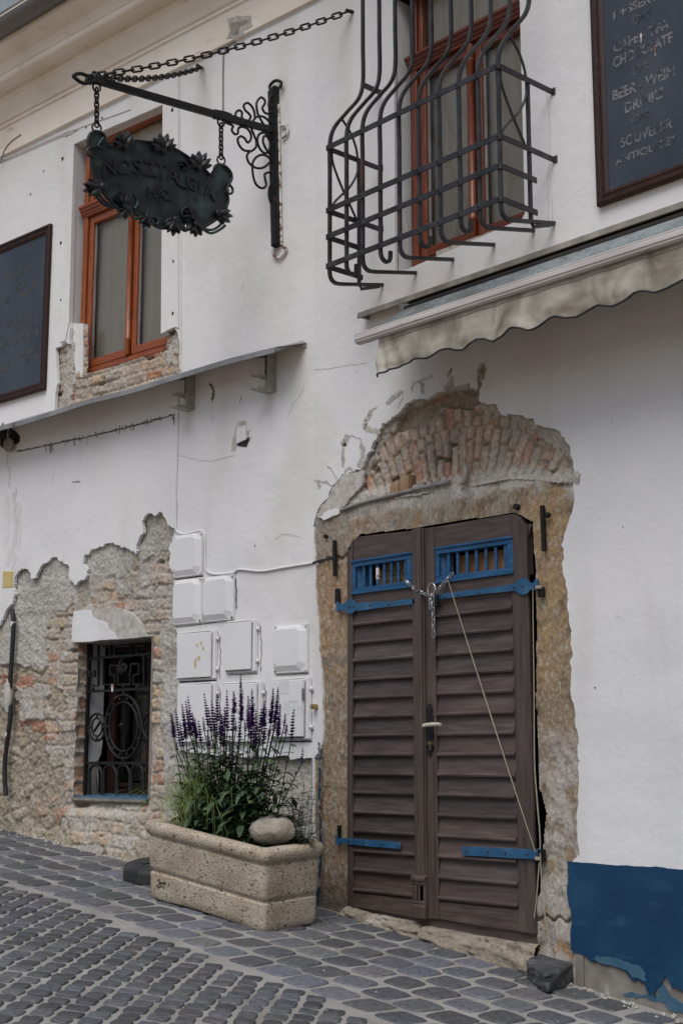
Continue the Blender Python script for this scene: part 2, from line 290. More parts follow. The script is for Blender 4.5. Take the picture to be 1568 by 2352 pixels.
class MB:
    def __init__(s,fr=RW): s.v=[]; s.f=[]; s.fr=fr
    def add(s,vs,fs):
        n=len(s.v); s.v+= [tuple(p) for p in vs]; s.f+=[tuple(n+i for i in f) for f in fs]; return s
    def box(s,x0,x1,y0,y1,z0,z1):
        return s.add([(x0,y0,z0),(x1,y0,z0),(x1,y1,z0),(x0,y1,z0),(x0,y0,z1),(x1,y0,z1),(x1,y1,z1),(x0,y1,z1)],
          [(0,3,2,1),(4,5,6,7),(0,1,5,4),(1,2,6,5),(2,3,7,6),(3,0,4,7)])
    def quadbox(s,q,y0,y1):
        """q: four (x,z) anticlockwise seen from -y"""
        return s.add([(x,y0,z) for x,z in q]+[(x,y1,z) for x,z in q],[(0,1,2,3),(7,6,5,4)]+[((i+1)%4,i,4+i,4+(i+1)%4) for i in range(4)])
    def prism(s,poly,y0,y1):
        n=len(poly)
        return s.add([(x,y0,z) for x,z in poly]+[(x,y1,z) for x,z in poly],[tuple(range(n)),tuple(range(2*n-1,n-1,-1))]+[((i+1)%n,i,n+i,n+(i+1)%n) for i in range(n)])
    def prism_x(s,poly,x0,x1):
        """poly in (y,z), extruded along x"""
        n=len(poly)
        return s.add([(x0,y,z) for y,z in poly]+[(x1,y,z) for y,z in poly],[tuple(range(n)),tuple(range(2*n-1,n-1,-1))]+[(i,(i+1)%n,n+(i+1)%n,n+i) for i in range(n)])
    def bar(s,p,q,w,h,up=(0,0,1)):
        p,q=Vector(p),Vector(q); d=(q-p).normalized(); a=d.cross(Vector(up)).normalized()*w/2; b=a.cross(d).normalized()*h/2
        vs=[p-a-b,p+a-b,p+a+b,p-a+b,q-a-b,q+a-b,q+a+b,q-a+b]
        return s.add(vs,[(0,3,2,1),(4,5,6,7),(0,1,5,4),(1,2,6,5),(2,3,7,6),(3,0,4,7)])
    def tube(s,pts,r,n=8,closed=False,flat=1.0,sq=False):
        pts=[Vector(p) for p in pts]; m=len(pts)
        rs=r if isinstance(r,(list,tuple)) else [r]*m
        vs=[];fs=[]; ref=None
        for i,p in enumerate(pts):
            d=(pts[(i+1)%m]-pts[i-1]) if closed else (pts[min(i+1,m-1)]-pts[max(i-1,0)])
            if d.length<1e-9: d=Vector((0,0,1))
            d.normalize()
            if ref is None:
                ref=Vector((0,0,1)) if abs(d.z)<.9 else Vector((0,1,0))
            a=(ref-d*ref.dot(d))
            if a.length<1e-6: a=d.orthogonal()
            a.normalize(); ref=a; b=d.cross(a)
            for k in range(n):
                t=2*PI*(k+(.5 if sq else 0))/n; vs.append(p+(a*math.cos(t)*flat+b*math.sin(t))*rs[i]*(1.414 if sq else 1))
        for i in range(m if closed else m-1):
            j=(i+1)%m
            for k in range(n): fs.append((i*n+k,i*n+(k+1)%n,j*n+(k+1)%n,j*n+k))
        if not closed: fs+= [tuple(range(n-1,-1,-1)),tuple(range((m-1)*n,m*n))]
        return s.add(vs,fs)
    def lathe(s,prof,c,n=16,axis='z'):
        vs=[];fs=[];m=len(prof)
        for r,h in prof:
            for k in range(n):
                t=2*PI*k/n; a,b=r*math.cos(t),r*math.sin(t)
                vs.append((c[0]+a,c[1]+b,c[2]+h) if axis=='z' else ((c[0]+a,c[1]+h,c[2]+b) if axis=='y' else (c[0]+h,c[1]+a,c[2]+b)))
        for i in range(m-1):
            for k in range(n): fs.append((i*n+k,i*n+(k+1)%n,(i+1)*n+(k+1)%n,(i+1)*n+k))
        fs+=[tuple(range(n-1,-1,-1)),tuple(range((m-1)*n,m*n))]
        return s.add(vs,fs)
    def ball(s,c,r,n=8,sc=(1,1,1)):
        prof=[(max(.02,math.sin(PI*i/n)),-math.cos(PI*i/n)) for i in range(n+1)]
        vs=[];m=n+2
        for a,h in prof:
            for k in range(m): t=2*PI*k/m; vs.append((c[0]+r*sc[0]*a*math.cos(t),c[1]+r*sc[1]*a*math.sin(t),c[2]+r*sc[2]*h))
        fs=[(i*m+k,i*m+(k+1)%m,(i+1)*m+(k+1)%m,(i+1)*m+k) for i in range(n) for k in range(m)]
        return s.add(vs,fs)
    def grid(s,rows):
        h=len(rows);w=len(rows[0]); n=len(s.v)
        for r in rows: s.v+=[tuple(p) for p in r]
        s.f+=[(n+i*w+j,n+i*w+j+1,n+(i+1)*w+j+1,n+(i+1)*w+j) for i in range(h-1) for j in range(w-1)]
        return s
    def build(s,name,mat,parent=None,bev=0,seg=1,smooth=None,kind=None,origin=None,normals=True):
        me=bpy.data.meshes.new(name)
        me.from_pydata([s.fr.toW(p) for p in s.v],[],s.f); me.validate()
        bm=bmesh.new(); bm.from_mesh(me)
        if normals: bmesh.ops.recalc_face_normals(bm,faces=bm.faces)
        if bev:
            es=[e for e in bm.edges if len(e.link_faces)==2 and e.calc_face_angle(0)>.5]
            bmesh.ops.bevel(bm,geom=es,offset=bev,segments=seg,affect='EDGES',clamp_overlap=True)
        bm.to_mesh(me); bm.free()
        if smooth is not None:
            me.shade_smooth(); me.set_sharp_from_angle(angle=math.radians(smooth))
        return link(name,me,mat,parent,kind,origin)
def cr(pts,n=6,closed=False):
    """Catmull-Rom through points"""
    pts=[Vector(p) for p in pts]; m=len(pts); out=[]
    for i in range(m if closed else m-1):
        g=lambda k: pts[k%m] if closed else pts[max(0,min(m-1,k))]
        p0,p1,p2,p3=g(i-1),g(i),g(i+1),g(i+2)
        for k in range(n):
            t=k/n
            out.append(.5*((2*p1)+(p2-p0)*t+(2*p0-5*p1+4*p2-p3)*t*t+(3*p1-p0-3*p2+p3)*t**3))
    if not closed: out.append(pts[-1])
    return out
def rag(pts,amp,it=3,closed=True,seed=1,keep=None):
    """roughen an outline by midpoint displacement; pts are (x,z) in metres"""
    rnd=random.Random(seed); p=[Vector((a,b)) for a,b in pts]; fl=[(keep is None or not keep(a,b)) for a,b in pts]
    for _ in range(it):
        q=[];g=[];m=len(p)
        for i in range(m if closed else m-1):
            a,b=p[i],p[(i+1)%m]; d=b-a; L=d.length
            q.append(a); g.append(fl[i])
            if L>.012 and fl[i] and fl[(i+1)%m]:
                nn=Vector((-d.y,d.x))/max(L,1e-6)
                q.append((a+b)/2+nn*rnd.uniform(-1,1)*min(amp,L*.24)+d*rnd.uniform(-.12,.12)); g.append(True)
        if not closed: q.append(p[-1]); g.append(fl[-1])
        p,fl=q,g; amp*=.62
    return [(v.x,v.y) for v in p]
def plan(pts,fr,Y=0.0): return [(lambda q:(q[0],q[2]))(fr.at(x,y,Y)) for x,y in pts]
def curve_mesh(loops,thick,bev=0.0):
    cu=bpy.data.curves.new('outline','CURVE'); cu.dimensions='2D'; cu.fill_mode='BOTH'; cu.extrude=thick/2-bev; cu.bevel_depth=bev; cu.bevel_resolution=1
    for l in loops:
        sp=cu.splines.new('POLY'); sp.points.add(len(l)-1); sp.use_cyclic_u=True
        for p,(x,z) in zip(sp.points,l): p.co=(x,z,0,1)
    o=bpy.data.objects.new('outline',cu); COL.objects.link(o)
    dg=bpy.context.evaluated_depsgraph_get(); me=bpy.data.meshes.new_from_object(o.evaluated_get(dg))
    bpy.data.objects.remove(o); bpy.data.curves.remove(cu); return me
def sheet(name,outer,holes,fr,y0,thick,mat,parent,bev=.0):
    """flat panel with holes, front face at local y=y0"""
    me=curve_mesh([outer]+holes,thick,bev)
    n=len(me.vertices); a=np.empty(n*3); me.vertices.foreach_get('co',a); a=a.reshape(-1,3)
    w=np.array([fr.toW((x,y0+thick/2-t,z)) for x,z,t in a]); me.vertices.foreach_set('co',w.ravel())
    me.materials.clear(); me.flip_normals() if False else None
    bm=bmesh.new(); bm.from_mesh(me); bmesh.ops.remove_doubles(bm,verts=bm.verts,dist=1e-5); bmesh.ops.recalc_face_normals(bm,faces=bm.faces); bm.to_mesh(me); bm.free()
    for p in me.polygons: p.use_smooth=False
    return link(name,me,mat,parent)
def hfield(name,fr,x0,x1,z0,z1,step,fn,mat,parent):
    """relief in a wall plane: fn(X,Z,PX,PY)->(Y,RGB,keep)"""
    xs=np.arange(x0,x1+step,step); zs=np.arange(z0,z1+step,step)
    X,Z=np.meshgrid(xs,zs); PX,PY=fr.px(X,0*X,Z)
    Y,C,K=fn(X,Z,PX,PY)
    h,w=X.shape; idx=np.arange(h*w).reshape(h,w)
    q=np.stack([idx[:-1,:-1],idx[:-1,1:],idx[1:,1:],idx[1:,:-1]],-1)
    kk=K[:-1,:-1]&K[:-1,1:]&K[1:,1:]&K[1:,:-1]
    q=q[kk]
    used=np.unique(q); remap=np.zeros(h*w,int); remap[used]=np.arange(len(used)); q=remap[q]
    P=np.stack([X,Y,Z],-1).reshape(-1,3)[used]; Cc=np.clip(C.reshape(-1,3)[used],0.005,.95)
    ox,c,s=fr.ox,fr.c,fr.s
    W=np.stack([ox+(P[:,0]-ox)*c-P[:,1]*s,(P[:,0]-ox)*s+P[:,1]*c,P[:,2]],-1)
    me=bpy.data.meshes.new(name); me.vertices.add(len(W)); me.vertices.foreach_set('co',W.ravel())
    me.loops.add(len(q)*4); me.loops.foreach_set('vertex_index',q.ravel().astype(np.int32))
    me.polygons.add(len(q)); me.polygons.foreach_set('loop_start',(np.arange(len(q))*4).astype(np.int32)); me.polygons.foreach_set('loop_total',np.full(len(q),4,np.int32))
    me.update(calc_edges=True)
    at=me.color_attributes.new('Col','FLOAT_COLOR','POINT'); at.data.foreach_set('color',np.concatenate([Cc,np.ones((len(Cc),1))],1).ravel().astype(np.float32))
    me.shade_smooth()
    return link(name,me,mat,parent)
def ribbon(mb,pts,w,Y,seed=0,jit=.5):
    """thin ragged strip lying on the wall: pts (x,z) metres"""
    rnd=random.Random(seed); p=[Vector(q) for q in pts]; m=len(p); L=[];R_=[]
    for i in range(m):
        d=(p[min(i+1,m-1)]-p[max(i-1,0)]); d=d.normalized() if d.length>0 else Vector((1,0)); nn=Vector((-d.y,d.x))
        ww=w[i] if isinstance(w,(list,tuple)) else w
        if i in(0,m-1): ww*=.3
        L.append(p[i]+nn*ww*.5*(1+rnd.uniform(-jit,jit))); R_.append(p[i]-nn*ww*.5*(1+rnd.uniform(-jit,jit)))
    mb.grid([[(q.x,Y,q.y) for q in L],[(q.x,Y,q.y) for q in R_]])
def pxribbon(mb,px,w,Y=-.0025,n=5,jag=.3,seed=0,fr=None):
    fr=fr or mb.fr
    pl=[(a,b) for a,b in plan(px,fr)]
    sm=[(v.x,v.y) for v in cr([Vector((a,b,0)) for a,b in pl],n)]
    rnd=random.Random(seed)
    sm=[(a+rnd.uniform(-1,1)*jag*.01,b+rnd.uniform(-1,1)*jag*.01) for a,b in sm]
    ribbon(mb,sm,w,Y,seed)
def text_mesh(s,size,ext=.002,align='CENTER',bold=0.0):
    cu=bpy.data.curves.new('txt','FONT'); cu.body=s; cu.size=size; cu.align_x=align; cu.align_y='CENTER'; cu.extrude=ext; cu.offset=bold; cu.resolution_u=4
    o=bpy.data.objects.new('txt',cu); COL.objects.link(o)
    dg=bpy.context.evaluated_depsgraph_get(); me=bpy.data.meshes.new_from_object(o.evaluated_get(dg))
    vs=[tuple(v.co) for v in me.vertices]; fs=[tuple(p.vertices) for p in me.polygons]
    bpy.data.objects.remove(o); bpy.data.curves.remove(cu); bpy.data.meshes.remove(me); return vs,fs
def chain_links(mb,pts,r,w,gap=None):
    """links along a polyline; pts = link centres end to end"""
    for i in range(len(pts)-1):
        a,b=Vector(pts[i]),Vector(pts[i+1]); d=(b-a); L=d.length; d.normalize()
        ref=Vector((0,0,1)) if abs(d.z)<.9 else Vector((1,.3,0))
        u=d.cross(ref).normalized(); v=d.cross(u)
        s=u if i%2 else v
        s=(s*math.cos(.35)+ (v if i%2 else -u)*math.sin(.35)) if True else s
        c=(a+b)/2; hl=L*.5+r*1.2-w; ring=[]
        for k in range(12):
            t=2*PI*k/12; e=math.cos(t); ring.append(c+d*((hl if e>0 else -hl)+w*e)+s*(w*math.sin(t)))
        mb.tube(ring,r,6,True)
def hang(a,b,sag,link):
    a,b=Vector(a),Vector(b); n=max(2,round((b-a).length/link)); return [a.lerp(b,i/n)-Vector((0,0,sag*4*(i/n)*(1-i/n))) for i in range(n+1)]

# ================================================================== HOUSE
house=thing('house','old white plastered house whose walls have patches of bare brick and old stone','house',(XH,0.3,gz(XH)))
# outlines of the places where plaster has come off (photo grid)
cellar_edge=R5([(-260,560),(0,520),(20,470),(40,435),(60,400),(65,330),(85,270),(108,262),(130,265),(145,310),(165,300),(185,250),(215,232),(240,205),(268,222),(290,235),(315,250),(320,310),(350,335),(378,312),(400,290),(405,260),(380,235),(390,195),(430,170),(468,160),(500,143),(530,150),(560,165),(600,185),(625,190),(635,130),(655,100),(650,40),(690,5),(740,0),(765,45),(800,75),(798,110),(775,175),(778,250),(800,300),(800,520),(815,560),(818,800),(819,1020),(812,1090)])
cellar_low=R5([(812,1090),(1000,1120),(1200,1126),(1310,1118),(1335,1140),(1400,1133),(1470,1130),(1480,1125)])
pl_cellar=plan(cellar_edge,LW); pl_low=plan(cellar_low,LW)
cz0=-.55
hole_cellar=rag(pl_cellar,.02,3,False,3)+rag(pl_low,.012,3,False,4)+[(XH-.004,pl_low[-1][1]),(XH-.004,cz0),(pl_cellar[0][0],cz0)]
win_l=plan([(172,331),(376,240),(372,766)],LW)
win_break=plan([(372,766),(400,753),(409,770),(413,792),(414,850)],LW)
win_break2=plan([(127,905),(133,880),(127,800),(150,786),(159,789),(160,740)],LW)
zb=3.40
hole_winl=win_l+rag(win_break,.012,2,False,5)[1:]+[(win_break[-1][0],zb),(win_break2[0][0],zb)]+rag(win_break2,.012,2,False,6)
EAVE=5.95
LX=-14.0
plL=sheet('plaster_wall',[(LX,-.7),(XH,-.7),(XH,EAVE),(LX,EAVE)],[hole_cellar,hole_winl],LW,0,.026,'plaster',house)
# right-hand wall
arch_top=[(689+x*.2563,803.6+y*.2563) for x,y in [(135,1500),(180,1390),(250,1330),(280,1230),(350,1160),(380,1110),(460,1095),(540,1080),(560,1040),(590,940),(640,900),(650,830),(690,770),(730,690),(740,650),(800,630),(860,580),(930,510),(945,480),(1030,440),(1100,435),(1160,425),(1220,380),(1280,370),(1310,300),(1340,270),(1370,300),(1390,340),(1440,315),(1490,295),(1530,350)]]
arch_top+=R4([(600,600),(620,615),(622,570),(622,520),(645,488),(668,515),(660,555),(642,600),(632,645),(635,668),(680,680),(715,690),(750,735),(800,725),(850,745),(885,745),(890,775),(940,785),(1000,800),(1030,850),(1050,870),(1065,940),(1080,1010),(1064,1050),(1060,1175)])
jamb_r=R6([(1060,0),(1010,150),(1012,240),(1040,370),(1045,500),(1060,640),(1055,760),(1075,940),(1085,1100)])+R8([(1085,0),(1085,180),(1095,400),(1062,430),(1070,640),(1080,680),(1085,850),(1085,1000)])
jamb_l=R5([(1440,450),(1450,350),(1465,530),(1475,720),(1480,900),(1478,1070)])
a0=plan([(720,1210),(721,1230),(723,1290)],RW); a1=plan(arch_top,RW); a2=plan(jamb_r,RW)
jl=plan([(721,1741),(739,1711),(740,1626),(737,1536),(732,1441),(726,1370),(723,1290)],RW)
hole_arch=rag(jl,.010,3,False,8)+rag(a0[::-1],.008,3,False,9)+rag(a1,.012,3,False,10)+rag(a2,.014,3,False,11)
hole_arch=[(jl[0][0],-.6)]+hole_arch+[(a2[-1][0],-.6)]
win_r=plan([(906,617),(915,0),(1188,0),(1205,495),(1198,503),(950,607)],RW)
rw_x0=(win_r[0][0]+RW.at(908,400)[0])/2; rw_x1=RW.at(1205,495)[0]; rw_z0=RW.at(950,607)[2]; rw_z1=rw_z0+1.75
hole_winr=[(rw_x0,rw_z0-.02),(rw_x1-.02,rw_z0+.035),(rw_x1,rw_z0+.06),(rw_x1,rw_z1),(rw_x0,rw_z1)]
dz=RW.at(1440,1988)[2]; RX=11.0
dx0=a2[-6][0]
# white plaster ends at the dado's top on the right; below it a damp base coat
lo_r=[(jl[0][0]-.0,-.7)]
outR=[(XH,-.7),(a2[-1][0]+.02,-.7),(a2[-1][0]+.02,dz-.02),(RX,dz-.06),(RX,EAVE),(XH,EAVE)]
hole_arch2=[(x,max(z,-.62)) for x,z in hole_arch]
plR=sheet('plaster_wall',outR,[hole_arch2,hole_winr],RW,0,.026,'plaster',house)
sheet('base_render',[(a2[-1][0]+.021,-.8),(RX,-1.6),(RX,dz-.064),(a2[-1][0]+.021,dz-.024)],[],RW,.006,.02,'base_render',house)
dd=plan(R8([(1062,430),(1568,468)]),RW); ddl=plan(R8([(1066,520),(1070,640),(1082,690),(1078,840),(1094,852),(1120,862),(1150,890),(1175,885),(1200,905),(1240,905),(1300,932),(1330,965),(1370,978),(1400,988),(1420,1040),(1445,1050),(1470,1000),(1490,960),(1520,1010),(1568,1030),(1640,1090),(1750,1090),(1900,1150)]),RW)
ddt=rag([dd[1],((dd[0][0]+dd[1][0])/2,(dd[0][1]+dd[1][1])/2),dd[0]],.006,5,False,91)
dado_poly=[dd[0]]+rag(ddl,.012,2,False,14)+[(RX-.01,-1.45),(RX-.01,dz-.036)]+ddt[:-1]
dado_poly[0]=(dado_poly[0][0]-.0,dz)
dado_poly=[(x-.03 if x<a2[-1][0]+.03 else x,z) for x,z in dado_poly]
sheet('blue_dado',dado_poly,[],RW,-.004,.0045,'blue_dado',house)
fd=plan(R8([(1150,884),(1200,900),(1300,928),(1340,965),(1400,985),(1400,945),(1360,905),(1300,890),(1230,868),(1180,862)]),RW)
sheet('faded_dado_paint',rag(fd,.008,2,True,15),[],RW,-.0062,.0018,'blue_faded',house)
fd=plan(R8([(1405,1010),(1440,1010),(1470,1060),(1500,1110),(1568,1130),(1568,1095),(1520,1060),(1480,990),(1460,960),(1410,975)]),RW)
sheet('faded_dado_paint',rag(fd,.008,2,True,16),[],RW,.0012,.002,'blue_faded',house)
fd=plan(R8([(1290,1045),(1350,1062),(1420,1072),(1500,1095),(1568,1110),(1568,1085),(1480,1060),(1400,1040),(1330,1030)]),RW)
sheet('faded_dado_paint',rag(fd,.010,2,True,17),[],RW,.0035,.002,'blue_faded',house)

sheet('base_render',[(a2[-1][0]-.012,-.8),(a2[-1][0]+.04,-.8),(a2[-1][0]+.04,dz-.25),(a2[-1][0]-.006,dz-.25)],[],RW,-.0025,.0022,'base_render',house)
# ---------------- exposed masonry reliefs
BR=[(.38,.25,.18),(.42,.30,.22),(.39,.32,.25),(.45,.33,.23),(.38,.185,.115),(.44,.335,.21),(.34,.28,.23),(.44,.36,.28),(.42,.385,.335),(.38,.34,.29),(.40,.225,.15)]
def bricks(U,V,L,H,seed,jit=.25):
    row=np.floor(V/H); fv=V/H-row
    uu=U/L+h2(row,row*0+3,seed)*1.0; col=np.floor(uu); fu=uu-col
    j1=(h2(col,row,seed+2)-.5)*jit*.5; 
    e=np.minimum(np.minimum((fu-.0)*L,(1-fu)*L),np.minimum(fv*H,(1-fv)*H))-.002-.004*h2(col,row,seed+4)
    return e,h2(col,row,seed+6),h2(col,row,seed+8)
def brickskin(X,Z,U,V,L,H,seed,wash=.5,mort=(.375,.345,.305),wa=1.0,pal=None,jd=.010):
    wu=.045*(fbm(X*6,Z*6,seed+1,3)-.5)+.022*(fbm(X*22,Z*22,seed+2,3)-.5)
    wv=.055*(fbm(X*3.5,Z*3.5,seed+3,3)-.5)+.024*(fbm(X*20,Z*20,seed+4,3)-.5)
    e,r1,r2=bricks(U+wu*wa,V+wv*wa,L,H,seed)
    n=fbm(X*55,Z*55,seed+5,4); n2=fbm(X*9,Z*9,seed+7,5)
    k=sst(e,.001,.010)
    smear=sst(n2+.35*(n-.5),.46,.60)*wash*1.6; smear=np.clip(smear,0,1)
    col=palette(r1,pal or BR)*(.66+.68*n)[...,None]*(.85+.3*fbm(X*120,Z*120,seed+15,2))[...,None]
    ws=np.array((.455,.425,.38))*(.82+.3*n)[...,None]
    col=mixc(col,ws,np.clip(.25*wash+smear*.85,0,1))
    mc=np.array(mort)*(.72+.5*n)[...,None]
    col=mixc(mc,col,(.12+.88*k)*(1-.4*smear))
    Y=.046-jd*k*(1-.8*smear)-.016*(r2-.5)*k*(1-.6*smear)-.006*smear-.013*(n-.5)-.016*(fbm(X*18,Z*18,seed+9,4)-.5)
    # missing joints and broken holes
    hole=sst(fbm(X*5.2,Z*8,seed+11,3),.68,.76)*(1-sst(e,.0,.014))
    Y=Y+.03*hole; col=mixc(col,np.array((.10,.085,.07))*np.ones_like(col),hole*.6)
    return Y,col
def renderskin(X,Z,seed,base=(.40,.38,.345)):
    n=fbm(X*42,Z*42,seed,5); n2=fbm(X*8,Z*8,seed+3,4); f1,f2,i=wor(X*34,Z*34,seed)
    n4=fbm(X*3,Z*3,seed+5,4); Y=.032-.013*(n-.5)-.024*(n2-.5)-.003*sst(f1,.5,.1)-.012*(n4-.5)
    col=np.array(base)*(.66+.30*n+.42*n2)[...,None]
    col=mixc(col,np.array((.47,.455,.425))*(.8+.4*n)[...,None],sst(n4,.50,.62)*.6); col=mixc(col,np.array((.30,.26,.20))*(.7+.6*n)[...,None],sst(fbm(X*5,Z*5,seed+8,5),.58,.70)*.6)
    return Y,col
def rubble(X,Z,seed):
    wx=X+.05*(fbm(X*7,Z*7,seed,3)-.5);wz=Z+.05*(fbm(X*7,Z*7,seed+1,3)-.5)
    f1,f2,i=wor(wx*6.5,wz*9,seed+2); e=f2-f1; n=fbm(X*46,Z*46,seed+3,5)
    k=sst(e,.05,.26)
    c=palette(i,[(.33,.28,.22),(.37,.33,.27),(.30,.26,.19),(.42,.37,.30),(.36,.22,.15),(.35,.33,.30),(.28,.25,.20)])*(.72+.5*n)[...,None]
    g=sst(fbm(X*5,Z*7,seed+8,4),.40,.60)
    col=mixc(np.array((.34,.295,.225))*(.6+.7*n)[...,None],c,k*.75*(1-.75*g))
    Y=.048-.013*k*(1-.8*g)-.018*(n-.5)-.012*(i-.5)*(1-g)-.022*(fbm(X*14,Z*14,seed+9,4)-.5)
    return Y,col
Wc=plan([(166,1640),(339,1640)],LW); cwx0,cwx1=Wc[0][0],Wc[1][0]; cwz0=LW.at(270,1838)[2]; cwz1=LW.at(250,1470)[2]
brick_zone=R5([(225,470),(300,440),(330,330),(420,330),(470,300),(560,270),(640,230),(660,170),(810,170),(830,1500),(640,1500),(640,2000),(270,2000),(230,1400),(190,1100),(190,700),(200,560)])
def left_skin(X,Z,PX,PY):
    wx=22*(fbm(X*5,Z*5,31,4)-.5)+10*(fbm(X*20,Z*20,32,3)-.5); wy=22*(fbm(X*5,Z*5,33,4)-.5)+10*(fbm(X*20,Z*20,34,3)-.5)
    QX,QY=PX+wx,PY+wy
    Yb,Cb=brickskin(X,Z,X,Z+.03*(X),.235,.083,40,.46,(.38,.345,.30),.85,None,.011)
    Yr,Cr=renderskin(X,Z,50)
    Yu,Cu=rubble(X,Z,60)
    brick=inpoly(QX,QY,brick_zone)
    render=(QY<1176+700/2+60*(fbm(X*3,Z*3,35,3)-.5))|(PX>413)|inpoly(QX,QY,R5([(60,800),(200,790),(215,940),(80,960)]))
    render=render|((QX>362)&(QY>1400))|((PX>374)&(QY>1560))
    Y=np.where(render,Yr,Yu); C=np.where(render[...,None],Cr,Cu)
    # two courses of orange brick running through the rubble
    for (ya,yb,sd) in ((752,805,71),(955,1010,72)):
        b=(QY>1176+ya/2)&(QY<1176+yb/2)&(QX<110)&(fbm(X*6,Z*9,sd,4)>.52)
        C=np.where(b[...,None],np.array((.33,.185,.125))*(.7+.6*fbm(X*40,Z*40,sd,4))[...,None],C); Y=np.where(b,Y-.004,Y)
    thin=fbm(X*4,Z*4,36,5)>.57
    right=((QX>364)&(QY>1420))|((PX>374)&(QY>1560))
    bm=brick&~(thin&((QY<1420)|(QX<140)|(QY>1900)))&~right&(QY>1292+30*np.sin(PX*.03))
    Y=np.where(bm,Yb,Y); C=np.where(bm[...,None],Cb,C)
    # the wall under the cellar window bulges forward
    bul=sst(PX,120,165)*sst(-PX,-360,-330)*sst(PY,1845,1880); Y=Y-.055*bul
    foot=sst(PY,1890,1960); Y=Y-.02*foot*(1+fbm(X*9,Z*9,80,4)); 
    green=sst(fbm(X*3,Z*3,81,4),.45,.7)*sst(PY,1650,1850)*sst(-PX,-150,-60)
    C=mixc(C,np.array((.27,.24,.165))*np.ones_like(C),.5*green)
    K=~((X>cwx0)&(X<cwx1)&(Z>cwz0)&(Z<cwz1))
    K&=inpoly(X,Z,[(x,z) for x,z in grow])
    return Y,C,K
GX=-5.1
grow=[(GX,cz0+.05),(XH+.03,cz0+.05),(XH+.03,pl_low[-1][1]+.06)]+[(x,z+.06) for x,z in pl_low[::-1]]+[(pl_cellar[-1][0]+.08,pl_low[0][1]),(pl_cellar[-1][0]+.08,2.6),(GX,2.6)]
hfield('exposed_masonry',LW,GX+.05,XH+.02,cz0+.1,2.5,.0075,left_skin,'masonry',house)
def sill_skin(X,Z,PX,PY):
    Y,C=brickskin(X,Z,X,Z+.015*X+.02,.20,.078,90,.15,(.40,.36,.31),.5)
    side=(PX<166)|(PX>374)
    Yr,Cr=renderskin(X,Z,95,(.37,.34,.29))
    m=side&(fbm(X*9,Z*9,96,4)>.5); Y=np.where(m,Yr+.02,Y+.02); C=np.where(m[...,None],Cr,C)
    below=Z>LW.at(290,822)[2]
    K=~((PX>192)&(PX<373)&(Z>wsill+.002))
    K&=(PX<418)&(PX>122)&(PY>735)
    return Y-.02,C,K
wsill=LW.at(288,822)[2]-.01
hfield('exposed_masonry',LW,-3.75,-2.1,3.36,4.0,.0075,sill_skin,'masonry',house)
# arch and stone door surround
door_open=[(797,2300),(797,1262),(803,1250),(824,1228),(968,1211),(1172,1177),(1196,1186),(1219,1200),(1224,1270),(1228,1426),(1227,1590),(1231,1764),(1233,1814),(1250,1870),(1243,1930),(1236,2004),(1236,2050),(1227,2064),(1229,2145),(1231,2300)]
lintel_top=R4([(-140,1180),(0,1140),(150,1108),(300,1090),(500,1055),(640,1035),(780,1010),(900,1016),(1065,1030),(1100,1035)])
lx_=[p[0] for p in lintel_top]; ly_=[p[1] for p in lintel_top]
AX,AZ=.23,1.35
def arch_y(PX): return np.interp(PX,lx_,ly_)
def arch_skin(X,Z,PX,PY):
    rr=np.hypot(X-AX,Z-AZ)+.02*(fbm(X*3,Z*3,100,3)-.5); th=np.arctan2(X-AX,Z-AZ)*1.55
    Yb,Cb=brickskin(X,Z,rr+.06,th+.04*np.floor((rr+.06)/.27),.27,.080,104,.40,(.27,.22,.17),.42,[(.42,.275,.195),(.45,.31,.225),(.40,.28,.215),(.46,.345,.255),(.42,.23,.155),(.41,.32,.25),(.47,.375,.29)],.017)  # mortar tone darkened to stand in for shade in the joints
    Yr,Cr=renderskin(X,Z,110,(.36,.33,.285))
    Yu,Cu=rubble(X,Z,112)
    QX=PX+26*(fbm(X*5,Z*5,101,4)-.5); QY=PY+26*(fbm(X*5,Z*5,102,4)-.5)
    bz=inpoly(QX,QY,R4([(95,1080),(150,900),(210,800),(300,770),(370,735),(430,690),(520,640),(640,700),(760,735),(850,780),(930,860),(1020,900),(1065,1010),(900,1015),(640,1040),(300,1095),(180,1110)]))
    Y=np.where(bz,Yb,Yr-.004); C=np.where(bz[...,None],Cb,Cr)
    # loose broken strip along the upper left edge, and thick lime smears on the right
    st=inpoly(QX,QY,R4([(240,740),(300,690),(430,650),(520,600),(575,580),(650,640),(560,690),(440,700),(330,790),(230,800)]))
    Y=np.where(st,Yu+.02,Y); C=np.where(st[...,None],Cu*.85,C)
    sm=sst(PX,1150,1270)*.7*sst(fbm(X*6,Z*6,115,5),.36,.55); C=mixc(C,np.array((.335,.30,.25))*(.75+.5*fbm(X*40,Z*40,116,4))[...,None],sm); Y=Y-.016*sm
    low=sst(PY,arch_y(PX)-34,arch_y(PX)-8)*sst(PX,760,860); C=mixc(C,np.array((.52,.50,.46))*(.75+.4*fbm(X*30,Z*30,117,5))[...,None],low*.75); Y=Y-.02*low
    K=(PY<arch_y(PX)+9+8*(fbm(X*8,Z*8,118,4)-.5))&(inpoly(X,Z,growa)|(X>.15)&(X<.95)&(Z<3.7)&(Z>2.9))
    return Y,C,K
def offs(l,d):
    cx=sum(p[0] for p in l)/len(l);cz=sum(p[1] for p in l)/len(l)
    return [(x+d*(x-cx)/max(.2,math.hypot(x-cx,z-cz)),z+d*(z-cz)/max(.2,math.hypot(x-cx,z-cz))) for x,z in l]
growa=offs(hole_arch,.045)
hfield('exposed_masonry',RW,XH-.0,1.2,2.0,3.75,.0065,arch_skin,'masonry',house)
